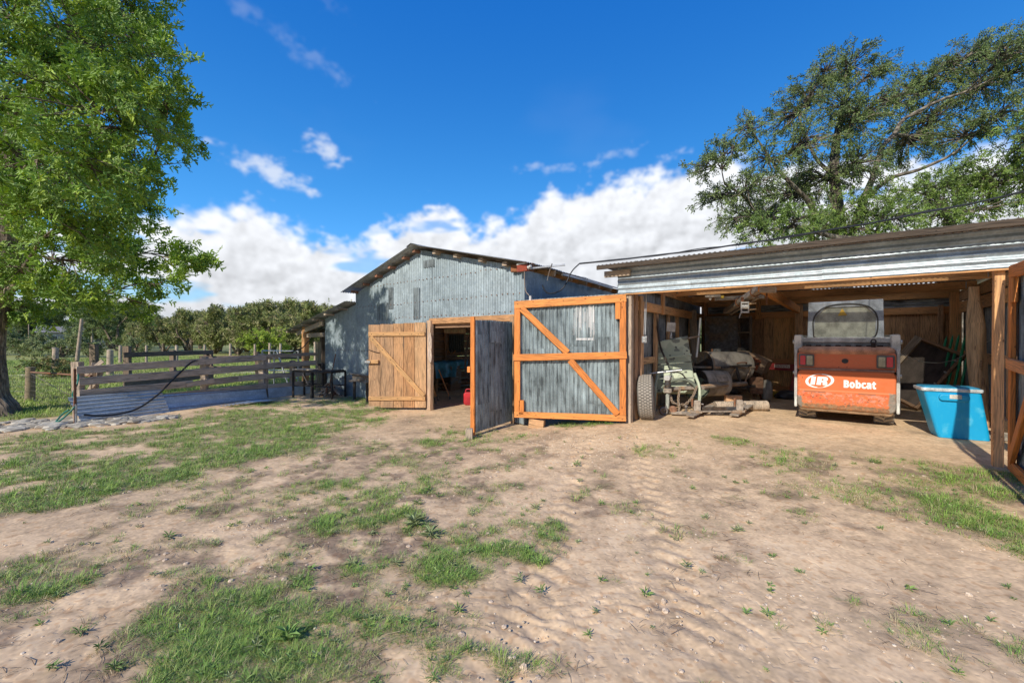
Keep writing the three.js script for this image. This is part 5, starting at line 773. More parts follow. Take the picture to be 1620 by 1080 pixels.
{
  railFence('long weathered plank fence beside the yard with four rails', F0, F1, [[.0, 1.08, .15], [.60, 1.10, .13], [.985, 1.12, .14]],
    [[-.02, .62, .93, .99], [.60, 1.0, .99, 1.03], [-.01, .75, .72, .765], [.74, 1.0, .77, .79], [-.01, .52, .49, .515], [.48, .64, .50, .55, .11, .05], [.60, .82, .52, .54], [.80, 1.0, .54, .55], [.20, .62, .27, .285, .14], [.60, 1.0, .285, .30, .15]]);
  railFence('short plank fence between the long fence and the barn corner', F1, F2, [[.03, 1.1, .11], [.5, .92, .12]], [[0, 1, 1.06, 1.07, .09], [0, 1, .82, .83, .14], [0, .98, .54, .55, .13], [.02, .98, .26, .27, .16]]);
  // sheets at its foot
  const n = V(-(F1[1] - F0[1]), 0, F1[0] - F0[0]).normalize(); // towards the yard
  const q = (t, y, o) => { const p = fpt(F0, F1, t, y, 0); return [p[0] + n.x * o, y, p[2] + n.z * o]; };
  const s1 = mesh(scene, 'corrugated_sheet', corr(q(-.06, .46, .08), q(-.03, -.02, .36), q(.36, -.02, .30), q(.34, .45, .10), { pitch: .076, amp: .013, rows: 8 }), M.skirt); tag(s1, 'corrugated sheet leaning along the near foot of the plank fence', 'metal sheet');
  const s2 = mesh(scene, 'flat_sheet', corr(q(.20, .36, .07), q(.205, -.02, .26), q(.985, -.02, .16), q(.99, .24, .04), { pitch: .3, amp: .004, rows: 12 }), galv(.60, .645, .675, .3)); tag(s2, 'long flat galvanised panel along the foot of the plank fence', 'metal sheet');
  for (const [y, o] of [[.06, .235], [.30, .10]]) { const l = mesh(s2, 'fold', tubeGeo([q(.21, y + .01, o + .02), q(.6, y - .02, o - .01), q(.985, y - .06, o - .05)], .006, 20, 5), M.steel); }
  const s3 = mesh(scene, 'flat_sheet', corr([F1[0] + .06, .24, F1[1] + .02], [F1[0] + .14, -.02, F1[1] + .1], [F2[0] - .05, -.02, F2[1] + .28], [F2[0] - .1, .22, F2[1] + .2], { pitch: .3, amp: .004 }), M.skirt); tag(s3, 'low metal panel at the foot of the short fence', 'metal sheet');
  const g = corr([-6.35, 0, -9.55], [-5.98, 0, -9.95], [-5.48, 0, -10.45], [-6.0, 0, -10.55], { pitch: .076, amp: .012, rows: 8 }); const ga = g.attributes.position; for (let i = 0; i < ga.count; i++) ga.setY(i, ground(ga.getX(i), ga.getZ(i)) + .035 + ga.getY(i) + .04 * fbm(ga.getX(i) * 3, ga.getZ(i) * 3, 2, 9)); g.computeVertexNormals();
  const s4 = mesh(scene, 'corrugated_sheet', g, galv(.60, .62, .64, .3)); tag(s4, 'bent corrugated sheet lying flat on the grass before the fence', 'metal sheet');
  // pen behind
  const A = [-10.8, -11.4], B = [-10.3, -15.2];
  railFence('dark plank fence of the inner pen beyond the long fence', A, B, [[.02, 1.36, .16], [.25, 1.30, .17], [.62, 1.15, .14], [1.0, 1.1, .13]], [[.2, 1.0, 1.06, 1.04, .14], [.2, 1.0, .74, .74, .10], [.25, 1.0, .46, .46, .12], [.2, 1.0, .24, .24, .15]], { wood: M.fenceDark });
  railFence('low plank rails at the back of the inner pen', [-10.6, -15.0], [-7.4, -16.2], [[.05, 1.0], [.5, 1.05], [.95, 1.1]], [[0, .5, .85, .85], [.5, 1, .85, .86], [0, .5, .5, .5], [.5, 1, .5, .5]], { wood: M.fenceDark });
  // splintered slats by the corner post
  const sp = thing('slat_bundle', 'broken grey slats wedged behind the near fence post', 'slats'); for (const [x, y0, x2, y1] of [[-.02, .1, .18, .52], [-.04, .45, .22, .86], [-.05, .82, .24, 1.08], [.05, .1, .08, 1.05], [.16, .1, .14, .98]]) beam(sp, 'slat', [F0[0] - .15 + x, y0, F0[1] - .30], [F0[0] - .15 + x2, y1, F0[1] - .34], .07, .02, M.fence, [0, 1, 0], 2, .006);
  // pale pipe gate in the pen by the barn
  const pg = thing('pipe_gate', 'pale metal pipe gate standing in the pen by the barn', 'gate', [-7.35, 0, -14.0], -.35); for (const y of [.28, .5, .72, .95, 1.12]) cyl(pg, 'rail', [-.75, y, 0], [.75, y, 0], .02, .02, M.pipe, 8); for (const x of [-.75, -.25, .75]) cyl(pg, 'upright', [x, .05, 0], [x, 1.14, 0], .025, .025, M.pipe, 8); cyl(pg, 'brace', [-.1, 1.12, .03], [.35, .1, .03], .022, .022, M.pipe, 8);
  const ps = mesh(scene, 'corrugated_sheet', corr([-6.6, .15, -15.1], [-6.6, .85, -15.3], [-5.6, .85, -15.0], [-5.6, .15, -14.8], { pitch: .076, amp: .012 }), M.skirt); tag(ps, 'corrugated sheet propped in the pen beside the barn posts', 'metal sheet');
  // wire fence on the far side of the tree
  const wf = thing('wire_fence', 'wire mesh fence panel with round post by the tree', 'fence'); cyl(wf, 'post', [-11.69, -.05, -10.71], [-11.66, .82, -10.70], .095, .085, [oldWood(.30, .26, .19)], 12);
  cyl(wf, 'top_pipe', [-11.6, .70, -10.66], [-7.95, .80, -8.35], .02, .02, M.rust, 8);
  { const w = []; const a = V(-11.65, 0, -10.68), b = V(-7.95, 0, -8.35); for (let k = 0; k < 7; k++) { const y = .06 + k * .105; w.push(tubeGeo([[a.x, y, a.z], [(a.x + b.x) / 2, y - .01, (a.z + b.z) / 2], [b.x, y, b.z]], .0028, 6, 4)); } for (let k = 1; k < 28; k++) { const p = a.clone().lerp(b, k / 28); w.push(tubeGeo([[p.x, .04, p.z], [p.x + .01, .4, p.z], [p.x, .71, p.z]], .0024, 3, 4)); } w.push(tubeGeo([[a.x, .68, a.z], [-9.8, .45, -9.5], [b.x - .1, .25, b.z - .05]], .006, 8, 5)); const m = mesh(wf, 'wire_mesh', join(w), M.steel); m.userData.kind = 'stuff'; }
  const fx = thing('wire_fence', 'wire mesh fence running out past the tree trunk', 'fence'); for (const [x, z] of [[-14.2, -11.6]]) cyl(fx, 'post', [x, 0, z], [x, .9, z], .08, .07, M.fenceDark, 10); { const w = []; for (let k = 0; k < 6; k++) w.push(tubeGeo([[-11.7, .1 + k * .12, -10.7], [-13, .1 + k * .12, -11.1], [-14.2, .1 + k * .12, -11.6], [-17, .1 + k * .12, -12.6]], .003, 6, 4)); const m = mesh(fx, 'wire_mesh', join(w), M.steel); m.userData.kind = 'stuff'; }
  const st = thing('steel_stake', 'rusty steel stake standing at the corner of the fence', 'stake', [-7.66, 0, -7.75]); beam(st, 'shaft', [0, -.05, 0], [0, .98, 0], .035, .012, M.rust, [1, 0, 0]); beam(st, 'flange', [0, -.05, .015], [0, .98, .015], .012, .03, M.rust, [1, 0, 0]); for (let k = 0; k < 8; k++) mesh(st, 'stud', bx(.02, .012, .018, 0, .3 + k * .08, -.012), M.rust); cyl(st, 'base_sleeve', [0, 0, .0], [0, .36, 0], .024, .024, M.pipe, 10);
  // hoses
  const bh = mesh(scene, 'black_hose', tubeGeo([q(-.03, .16, .42), q(.04, .10, .42), q(.18, .13, .36), q(.30, .34, .22), q(.40, .62, .08), q(.47, .86, .05), q(.52, 1.00, .03), q(.58, 1.02, .0), q(.63, .98, -.05)], .017, 60, 7), M.blackCable); tag(bh, 'black hose looping up over the rails of the plank fence', 'hose');
  const gh = mesh(scene, 'garden_hose', tubeGeo([[-7.85, .86, -8.0], [-7.72, .72, -7.85], [-7.78, .5, -7.82], [-7.70, .42, -7.8], [-7.66, .3, -7.72], [-7.72, .2, -7.68], [-7.85, .08, -7.66], [-7.95, .06, -7.7], [-7.86, .20, -7.74], [-7.76, .26, -7.74]], .014, 60, 7), M.plastic(.02, .20, .15)); tag(gh, 'green garden hose looped round the steel stake', 'hose');
  const th = mesh(scene, 'black_hose', tubeGeo([[-6.20, 1.08, -11.5], [-5.9, 1.2, -12.2], bpt(-5.9, 1.45, .05), bpt(-5.4, 1.72, .05), bpt(-5.0, 1.85, .06)], .014, 30, 6), M.blackCable); tag(th, 'black hose slung from the fence up to the lean-to roof', 'hose');
}
{
  // two black iron stands, scrap wood beneath, and a beam bench against the barn
  const stand = (label, a, n, w, d, turn) => { const o = thing('iron_stand', label, 'stand', bpt(a, 0, n), BARN.turn + turn, 'iron stands beside the barn'); for (const [sx, sz] of [[-1, -1], [1, -1], [-1, 1], [1, 1]]) beam(o, 'leg', [sx * w / 2, 0, sz * d / 2], [sx * w / 2, .66, sz * d / 2], .045, .045, M.blackIron, [1, 0, 0]); for (const s of [-1, 1]) { beam(o, 'rail', [-w / 2, .67, s * d / 2], [w / 2, .67, s * d / 2], .05, .05, M.blackIron); beam(o, 'rail', [s * w / 2, .67, -d / 2], [s * w / 2, .67, d / 2], .05, .05, M.blackIron); beam(o, 'stretcher', [-w / 2, .30, s * d / 2], [w / 2, .30, s * d / 2], .03, .03, M.blackIron); } return o; };
  const t1 = stand('black iron stand with a board top against the short fence', -4.15, -.75, .55, .45, .55); beam(t1, 'top_board', [-.3, .71, .05], [.28, .71, .05], .03, .36, M.grey, [0, 1, 0]); beam(t1, 'rope', [.0, .62, .24], [.16, .34, .25], .02, .02, M.fence);
  const t2 = stand('open black iron stand with scrap branches under it', -3.55, -.50, .62, .5, .4); mesh(t2, 'vice', join([bx(.12, .16, .1, -.22, .77, 0), bx(.05, .06, .22, -.22, .84, .05)]), M.blackIron); beam(t2, 'top_plate', [-.05, .70, 0], [.32, .70, 0], .02, .4, M.darkSteel, [0, 1, 0]); beam(t2, 'rod', [.1, .3, .1], [.26, 1.12, .05], .018, .018, M.rust);
  const pile = thing('scrap_branches', 'heap of dry branches and roots under the iron stand', 'branches', bpt(-3.55, 0, -.45), BARN.turn); for (let k = 0; k < 16; k++) { const a = R() * 6.28, l = rr(.2, .42), y = rr(.05, .3); tube(pile, 'branch', [[-Math.cos(a) * l, y * .4, -Math.sin(a) * l * .6], [rr(-.1, .1), y + rr(0, .1), rr(-.08, .08)], [Math.cos(a) * l, y * .9, Math.sin(a) * l * .6]], rr(.012, .03), k % 3 ? M.fence[0] : M.rust, 8, 6); }
  const bn = thing('steel_beam_bench', 'short steel beam laid on posts against the barn wall', 'bench', bpt(-2.42, 0, -.30), BARN.turn - .1); mesh(bn, 'beam', join([bx(.95, .02, .16, .1, .64, 0), bx(.95, .14, .02, .1, .56, 0), bx(.95, .02, .16, .1, .48, 0)]), M.steel); for (const x of [-.26, .45]) cyl(bn, 'leg', [x, 0, 0], [x, .47, 0], .035, .035, M.blackIron, 10); mesh(bn, 'flange', bx(.22, .02, .2, -.26, .46, 0), M.steel);
  const pn = mesh(scene, 'metal_plate', roundPanel(.3, .38, .006, .02, .004), M.darkSteel, bpt(-2.1, .26, -.07), [0, BARN.turn, 0]); tag(pn, 'dark metal plate leaning on the barn wall under the beam', 'plate');
}
// stone edging under the tree
{
  const g = new THREE.Group(); g.name = 'stone_edging'; g.userData.kind = 'structure'; g.userData.label = 'flat limestone rubble laid along the edge of the yard'; scene.add(g);
  const vars = []; for (let v = 0; v < 7; v++) { const s = new THREE.IcosahedronGeometry(1, 1), p = s.attributes.position; for (let k = 0; k < p.count; k++) { const x = p.getX(k), y = p.getY(k), z = p.getZ(k), f = .72 + .55 * vn(x * 1.7 + v * 9 + 20, y * 1.7 + z * 2.1 + 20, v); p.setXYZ(k, x * f, clamp(y * f, -.5, .62), z * f); } s.computeVertexNormals(); vars.push(s); }
  for (let k = 0; k < 230; k++) { const t = Math.pow(R(), .8), w = R(); const x = lerp(-10.2, -6.55, t) + rr(-.25, .25), z = lerp(-6.9, -8.25, t) + rr(-.75, .65) * lerp(1.15, .45, t); const s = rr(.045, .12) * (R() < .2 ? 1.35 : 1); const m = mesh(g, 'stone', vars[k % 7], M.stone[k % 3], [x, ground(x, z) + s * .10, z], [rr(-.12, .12), R() * 6.28, rr(-.12, .12)]); m.scale.set(s * 1.3, s * .5, s); }
}

// ---------------------------------------------------------------- trees
function limbGeo(pts, r0, r1, n = 7, wob = 0) {
  const c = new THREE.CatmullRomCurve3(pts), seg = Math.max(2, Math.min(14, Math.round(c.getLength() / .22))), fr = c.computeFrenetFrames(seg, false), pos = [], uv = [], idx = []; const L = c.getLength();
  for (let i = 0; i <= seg; i++) { const t = i / seg, p = c.getPoint(t), r = lerp(r0, r1, t); for (let k = 0; k <= n; k++) { const a = k / n * 6.283, rr2 = r * (1 + wob * (vn(k % n * 1.3 + i * .2, i * .7, 7) - .5)); const x = Math.cos(a) * rr2, y = Math.sin(a) * rr2; pos.push(p.x + fr.normals[i].x * x + fr.binormals[i].x * y, p.y + fr.normals[i].y * x + fr.binormals[i].y * y, p.z + fr.normals[i].z * x + fr.binormals[i].z * y); uv.push(k / n * Math.max(.15, r * 6), t * L); } }
  for (let i = 0; i < seg; i++) for (let k = 0; k < n; k++) { const a = i * (n + 1) + k; idx.push(a, a + 1, a + n + 1, a + 1, a + n + 2, a + n + 1); }
  const g = geoFrom(pos, uv, idx); g.computeVertexNormals(); return g;
}
// a sprig: several leaves along a short stem (x outwards)
function sprig(nl, len, w, spread, seed) {
  const q = mulberry(seed), pos = [], nrm = [], uv = [];
  for (let i = 0; i < nl; i++) {
    const base = V(i / nl * spread, (q() - .5) * spread * .25, (q() - .5) * spread * .25), yaw = (i % 2 ? 1 : -1) * (.5 + q() * .7), d = V(Math.cos(yaw), (q() - .6) * .9, Math.sin(yaw)).normalize(), up = V(q() - .5, 1, q() - .5).normalize(), s = d.clone().cross(up).normalize(), u = s.clone().cross(d); const l = len * (.7 + .6 * q()), ww = w * (.7 + .6 * q());
    const A = base, B = base.clone().addScaledVector(d, l * .5).addScaledVector(s, ww / 2).addScaledVector(u, ww * .18), C = base.clone().addScaledVector(d, l).addScaledVector(u, -l * .12), D = base.clone().addScaledVector(d, l * .5).addScaledVector(s, -ww / 2).addScaledVector(u, ww * .18);
    for (const T of [[A, B, C], [A, C, D]]) { for (const P of T) { pos.push(P.x, P.y, P.z); uv.push(0, 0); } }
  }
  const g = geoFrom(pos, uv); g.computeVertexNormals(); return g;
}
function growTree(name, label, { trunk, limbs = [], lobes, twigs, perTwig, leaf, leafMat, bark, colors, group, twigR = .012, limbK = .05, spread = .22, seed = 1, dirBias = .25, parent }) {
  const q = mulberry(seed), r2 = (a, b) => a + (b - a) * q();
  const t = parent || thing(name, label, 'tree', trunk[0].slice(0, 3), 0, group), O = V(...trunk[0].slice(0, 3)); const wood = [], nodes = [];
  const tp = trunk.map((p) => V(p[0], p[1], p[2]).sub(O));
  for (let i = 0; i < tp.length; i++) nodes.push([tp[i], trunk[i][3]]);
  const trunkGeo = (() => { const P = [], U = [], I = [], n = 22, m = (tp.length - 1) * 7, cv = new THREE.CatmullRomCurve3(tp); let len = 0, last = tp[0];
    for (let j = 0; j <= m; j++) { const t = j / m, k = Math.min(tp.length - 2, Math.floor(t * (tp.length - 1))), f = t * (tp.length - 1) - k, p = cv.getPoint(t), rad = lerp(trunk[k][3], trunk[k + 1][3], f * f * (3 - 2 * f)); len += p.distanceTo(last); last = p; const low = smooth(.9, 0, p.y + O.y);
      for (let i = 0; i <= n; i++) { const a = i / n * 6.2832, r = rad * (1 + .12 * (fbm(Math.cos(a) * 2 + 9, Math.sin(a) * 2 + p.y * .8, 3, seed) - .5) + low * .28 * Math.max(0, Math.sin(a * 3 + 1) + .5 * Math.sin(a * 5))); P.push(p.x + Math.cos(a) * r, p.y, p.z + Math.sin(a) * r); U.push(i / n * Math.max(.6, trunk[0][3] * 5), len); } }
    for (let j = 0; j < m; j++) for (let i = 0; i < n; i++) { const q2 = j * (n + 1) + i; I.push(q2, q2 + n + 1, q2 + 1, q2 + 1, q2 + n + 1, q2 + n + 2); } const g = geoFrom(P, U, I); g.computeVertexNormals(); return g; })();
  for (const l of limbs) { const p = []; l.forEach((e, i) => { const v = V(e[0], e[1], e[2]).sub(O); if (i) { const w = p[p.length - 1].clone().lerp(v, .5), k = .09 * v.distanceTo(p[p.length - 1]); p.push(w.add(V(r2(-k, k), r2(-k, k) * 1.4, r2(-k, k)))); } p.push(v); }); wood.push(limbGeo(p, l[0][3], l[l.length - 1][3], 8, .2)); p.forEach((e, i) => nodes.push([e, lerp(l[0][3], l[l.length - 1][3], i / (p.length - 1))])); const c = new THREE.CatmullRomCurve3(p); for (let i = 1; i < 8; i++) nodes.push([c.getPoint(i / 8), lerp(l[0][3], l[l.length - 1][3], i / 8)]); }
  const top = tp[tp.length - 1]; const L = lobes.map((l) => ({ c: V(l[0], l[1], l[2]).sub(O), r: l[3], d: l[4] ?? 1 })).sort((a, b) => a.c.distanceTo(top) - b.c.distanceTo(top));
  const inst = [];
  const M4 = new THREE.Matrix4(), Q = new THREE.Quaternion(), SC = V();
  for (const { c, r, d } of L) {
    let best = null, bd = 1e9; for (const nd of nodes) { const dist = nd[0].distanceTo(c) * (nd[0].y > c.y + .3 ? 1.8 : 1); if (dist < bd) { bd = dist; best = nd; } }
    const mid = best[0].clone().lerp(c, .5).add(V(r2(-.15, .15) * bd, r2(.0, .12) * bd, r2(-.15, .15) * bd)); const r0 = Math.min(best[1] * .7, .02 + limbK * Math.sqrt(bd)), rE = Math.max(.012, r0 * .35); const end = c.clone().add(V(r2(-.2, .2) * r, r * .1, r2(-.2, .2) * r));
    const cv = new THREE.CatmullRomCurve3([best[0], mid, end]); wood.push(limbGeo([best[0], mid, end], r0, rE, 6, .1)); const own = []; for (let i = 1; i <= 5; i++) { const nd = [cv.getPoint(i / 5), lerp(r0, rE, i / 5)]; nodes.push(nd); if (i > 1) own.push(nd); }
    const nt = Math.round(twigs * r * r * d) + 3;
    for (let k = 0; k < nt; k++) {
      const u = r2(-1, 1), a = r2(0, 6.283), s = Math.sqrt(1 - u * u), rad = r * Math.cbrt(r2(.12, 1)) * (1 + .45 * (vn(u * 3 + c.x, a * 1.2 + c.z, 3) - .5)); const e = c.clone().add(V(s * Math.cos(a) * rad, u * rad * .85, s * Math.sin(a) * rad)); const st = own[Math.floor(q() * own.length)][0]; const m2 = st.clone().lerp(e, .55).add(V(r2(-.12, .12), r2(-.02, .14), r2(-.12, .12)).multiplyScalar(r));
      wood.push(limbGeo([st, m2, e], twigR, twigR * .3, 4, 0)); const tc = new THREE.CatmullRomCurve3([st, m2, e]);
      for (let i = 0; i < perTwig; i++) { const w = lerp(.25, 1, Math.sqrt(q())), p = tc.getPoint(w), g = tc.getTangent(w); p.add(V(r2(-1, 1), r2(-1, 1), r2(-1, 1)).multiplyScalar(spread * q())); const dir = g.add(V(r2(-1, 1), r2(-1, 1) - dirBias, r2(-1, 1)).multiplyScalar(.9)).normalize(); Q.setFromUnitVectors(V(1, 0, 0), dir); const Q2 = new THREE.Quaternion().setFromAxisAngle(V(1, 0, 0), q() * 6.283); Q.multiply(Q2); const sc = r2(.7, 1.25); SC.set(sc, sc, sc); M4.compose(p, Q, SC); inst.push([M4.clone(), colors[Math.floor(q() * colors.length)], r2(.8, 1.2)]); }
    }
  }
  mesh(t, 'trunk', trunkGeo, bark);
  if (wood.length) { const b = mesh(t, 'branches', mergeGeometries(wood), bark); b.userData.kind = 'stuff'; }
  const im = new THREE.InstancedMesh(leaf, leafMat, inst.length); im.name = 'crown'; im.castShadow = im.receiveShadow = true; const C = new THREE.Color(); inst.forEach(([m, cc, f], i) => { im.setMatrixAt(i, m); im.setColorAt(i, C.setRGB(cc[0] * f, cc[1] * f, cc[2] * f)); }); im.userData.kind = 'stuff'; t.add(im);
  return t;
}
const leafMat = (tr = .3, rough = .6) => new THREE.MeshPhysicalMaterial({ color: 0xffffff, roughness: rough, transmission: tr, thickness: 0, side: THREE.DoubleSide });
const bark = (r, g, b) => std({ color: col(r, g, b), map: BARK, bumpMap: BARK_B, bumpScale: .02, roughness: .95 });
const BARK_E = bark(.42, .36, .30), BARK_O = bark(.36, .335, .30), BARK_C = bark(.50, .43, .37);
{
  const LT = [[-7.4, 6.46, -7.3, 1.25], [-8.06, 7.95, -9.1, 1.17], [-6.98, 6.92, -8.5, .85], [-8.5, 8.87, -10, .86], [-7.14, 6.46, -9, .84], [-7.36, 5.81, -9.4, .83], [-6.27, 5.26, -7.2, .93], [-6.22, 4.75, -6.4, 1.01], [-7.29, 5.35, -6.8, 1.07], [-7.26, 4.1, -6.6, .94], [-6.13, 3.93, -6.4, .87], [-6.71, 4.67, -7.9, .73], [-7.95, 4.54, -9.2, .81], [-7.17, 3.52, -7.6, .87], [-7.19, 3.31, -6.8, .92], [-8.16, 4.12, -9.6, .55], [-7.8, 2.79, -7.8, .89], [-8.47, 2.65, -7.6, .92], [-8.28, 3.22, -9.2, .76], [-7.59, 3.26, -9.4, .48, .8], [-7.06, 3.14, -9.5, .46, .8], [-7.93, 2.55, -9.1, .47, .8], [-8.61, 2.28, -9, .62], [-10.07, 2.12, -9.4, .67], [-10.7, 3.57, -9.3, 1.06], [-10.45, 7.65, -10.6, 1.67, .6], [-10.18, 5.14, -10.8, 1.54, .6], [-11.94, 5.99, -11, 1.73, .5], [-11.05, 3.26, -10.6, 1.21, .6], [-10.94, 6.98, -8.8, 1.63, .6], [-11.82, 5.17, -9.3, 1.73, .5], [-11.44, 3.27, -9.1, 1.43, .5], [-8.67, 8.99, -8.8, 1.63, .6], [-8.06, 9.37, -9.4, 1.07, .6], [-10.43, 8.74, -8.8, 1.51, .5], [-7.54, 6.18, -6.6, 1.04], [-12.62, 5.96, -9.3, 1.59, .4], [-11.69, 7.99, -8.8, 1.51, .4], [-6.78, 3.15, -9.4, .36, .9], [-6.5, 3.2, -9.4, .28, .8], [-7.3, 2.6, -9.2, .36, .8], [-7.7, 2.2, -9.1, .34, .8], [-9.0, 4.5, -8.2, 1.1, .7], [-9.2, 6.0, -8.4, 1.2, .7]];
  growTree('shade_tree', 'large leafy shade tree with flared trunk beside the plank fence', { trunk: [[-10.48, -.12, -8.8, .70], [-10.48, .10, -8.8, .46], [-10.5, .45, -8.82, .31], [-10.5, 1.3, -8.85, .25], [-10.42, 2.1, -8.85, .26], [-10.1, 3.0, -8.8, .24], [-10.0, 4.2, -8.8, .19], [-9.8, 5.6, -8.7, .13]], lobes: LT.map((l) => [l[0], l[1], l[2], l[3] * .94, l[4]]), twigs: 27, perTwig: 17, leaf: sprig(7, .085, .036, .17, 5), leafMat: leafMat(.38, .7), bark: BARK_E, colors: [[.26, .42, .03], [.20, .35, .028], [.38, .52, .035], [.23, .38, .04], [.15, .26, .024]], seed: 11, spread: .19 });
  // surface roots
  const OA = [[6.34, 7.13, -14.55, .62], [6.83, 7.49, -14.07, .66], [7.89, 8.7, -15.13, .71], [8.15, 7.22, -14.26, .77], [7.57, 6.2, -13.94, .84], [7.14, 6.22, -15.15, .87], [10.45, 9.91, -17, .92], [11.13, 10.64, -16.58, .99], [11.75, 11.47, -16.45, .89], [11.18, 10.59, -14.5, .79], [13, 10.97, -15.63, .71], [10.92, 9.18, -14.7, .97], [9.82, 7.97, -14.32, .94], [11.06, 8.46, -14.08, .93], [12.2, 9.27, -14.47, .87], [15.34, 10.9, -17.04, 1.02], [15.97, 11.37, -16.68, 1], [16.84, 11.77, -16.6, 1], [17.77, 12.11, -16.58, .99], [16.25, 10.94, -14.4, .78], [17.67, 11.36, -14.82, .95], [17.78, 10.94, -15.96, .87], [17.03, 10.51, -16.33, 1.07], [16.06, 9.79, -16.78, 1.2], [14.94, 8.87, -16.87, 1.2], [11.21, 7.02, -14.01, 1], [11.12, 7.08, -15.88, 1.18], [9.9, 6.7, -16.12, 1.11], [8.65, 5.74, -15.52, .93], [7.17, 5.31, -14.34, .66], [15.62, 8.45, -15.4, 1.01], [15.62, 8.63, -14.02, .84], [20.72, 11.4, -17.06, 1.22], [21.38, 10.05, -16.82, 1.44]];
  growTree('live_oak', 'tall sparse live oak with bare grey limbs behind the shed', { trunk: [[11.9, 0, -15.5, .42], [11.62, 2.74, -15.5, .32], [11.51, 4.73, -15.5, .24], [11.4, 6.06, -15.5, .19], [11.27, 7.39, -15.5, .16], [11.4, 8.72, -15.5, .12], [11.74, 10.05, -15.5, .06]],
    limbs: [[[11.6, 3.6, -15.5, 0.136], [12.3, 6.2, -15.6, 0.112], [13.06, 8.3, -15.6, 0.093], [13.9, 9.3, -15.8, 0.068], [15.6, 10.5, -16.2, 0.037]], [[11.5, 4.9, -15.5, 0.112], [10.2, 6.3, -15.3, 0.087], [9.3, 6.9, -15, 0.068], [8.3, 8.0, -14.8, 0.037]], [[11.5, 4.4, -15.5, 0.099], [9.8, 5.2, -15, 0.074], [8.2, 5.7, -14.8, 0.056], [7.0, 6.6, -14.6, 0.031]], [[11.3, 7.2, -15.5, 0.068], [10.6, 8.4, -15.8, 0.050], [10.5, 9.6, -16.2, 0.031]], [[12.4, 6.4, -15.6, 0.081], [14.2, 7.4, -15.5, 0.056], [15.6, 8.3, -15, 0.031]], [[13.9, 9.3, -15.8, 0.056], [16, 10.2, -15.6, 0.037], [18.5, 11.3, -15.8, 0.025]]],
    lobes: OA.map((l) => [l[0], l[1], l[2], l[3] * 1.12]), twigs: 46, perTwig: 8, leaf: sprig(7, .075, .034, .15, 6), leafMat: leafMat(.15, .6), bark: BARK_O, colors: [[.115, .175, .045], [.15, .215, .055], [.085, .13, .035], [.19, .25, .07]], seed: 21, twigR: .020, spread: .15, limbK: .045 });
  const OB = [[7.64, 4.79, -13.71, .78], [8.34, 4.95, -13.12, .84], [10.73, 5.62, -14.58, 1.04], [11.51, 5.65, -13.77, .98], [13.38, 6.29, -14.52, 1.14], [14.54, 6.47, -14.44, 1.13], [14.98, 6.58, -13.62, 1.17], [15.88, 6.3, -13.39, 1.24], [14.73, 5.57, -13.84, .95], [12.86, 5.26, -13.43, .92], [14.89, 7.36, -12.79, .91], [11.44, 5.03, -13.13, .79], [10.87, 5.07, -14.35, .86], [15.9, 6.79, -12.5, 1.25], [16.26, 5.18, -12.51, 1.07], [9.5, 4.9, -13.9, .8]];
  growTree('live_oak', 'denser green live oak spreading low over the shed roof', { trunk: [[13.7, 0, -13.6, .34], [13.6, 2.6, -13.6, .26], [13.52, 4.0, -13.6, .2], [13.44, 5.2, -13.6, .14]], limbs: [[[13.5, 3.8, -13.6, .15], [11.6, 4.6, -13.8, .11], [9.6, 4.7, -13.6, .07], [8.0, 4.8, -13.5, .04]]], lobes: OB, twigs: 44, perTwig: 11, leaf: sprig(7, .075, .036, .15, 7), leafMat: leafMat(.25, .6), bark: BARK_O, colors: [[.175, .28, .045], [.14, .225, .04], [.23, .33, .055], [.105, .17, .035]], seed: 31, twigR: .014, spread: .18 });
}
// trees of the field: a few kinds grown once, then placed
function fieldTree(kind, h, w, seed, cols, o = {}) {
  const q = mulberry(seed), lobes = [], n = o.n || 24; for (let i = 0; i < n; i++) { const t = q(), y = lerp(o.low ?? .24, .93, t) * h, rad = w * .5 * Math.sqrt(1 - ((y / h - .55) / .55) ** 2 * .75) * Math.sqrt(q()), a = q() * 6.283; lobes.push([Math.cos(a) * rad, y, Math.sin(a) * rad, lerp(.16, .26, q()) * w * .55]); }
  const stems = o.stems || 1, tr = [[0, -.1, 0, .05 * h * .8], [.1, h * .25, .05, .036 * h], [.05, h * .55, 0, .02 * h]]; const limbs = []; for (let s = 1; s < stems; s++) { const a = s / stems * 6.28; limbs.push([[Math.cos(a) * .1, 0, Math.sin(a) * .1, .03 * h], [Math.cos(a) * w * .15, h * .3, Math.sin(a) * w * .15, .022 * h], [Math.cos(a) * w * .28, h * .6, Math.sin(a) * w * .28, .012 * h]]); }
  return growTree(kind, 'x', { trunk: tr, limbs, lobes, twigs: o.twigs || 16, perTwig: o.per || 8, leaf: o.leaf || sprig(8, .22, .085, .36, seed), leafMat: leafMat(.1, .7), bark: BARK_C, colors: cols, seed, twigR: .028, spread: .42, limbK: .05 });
}
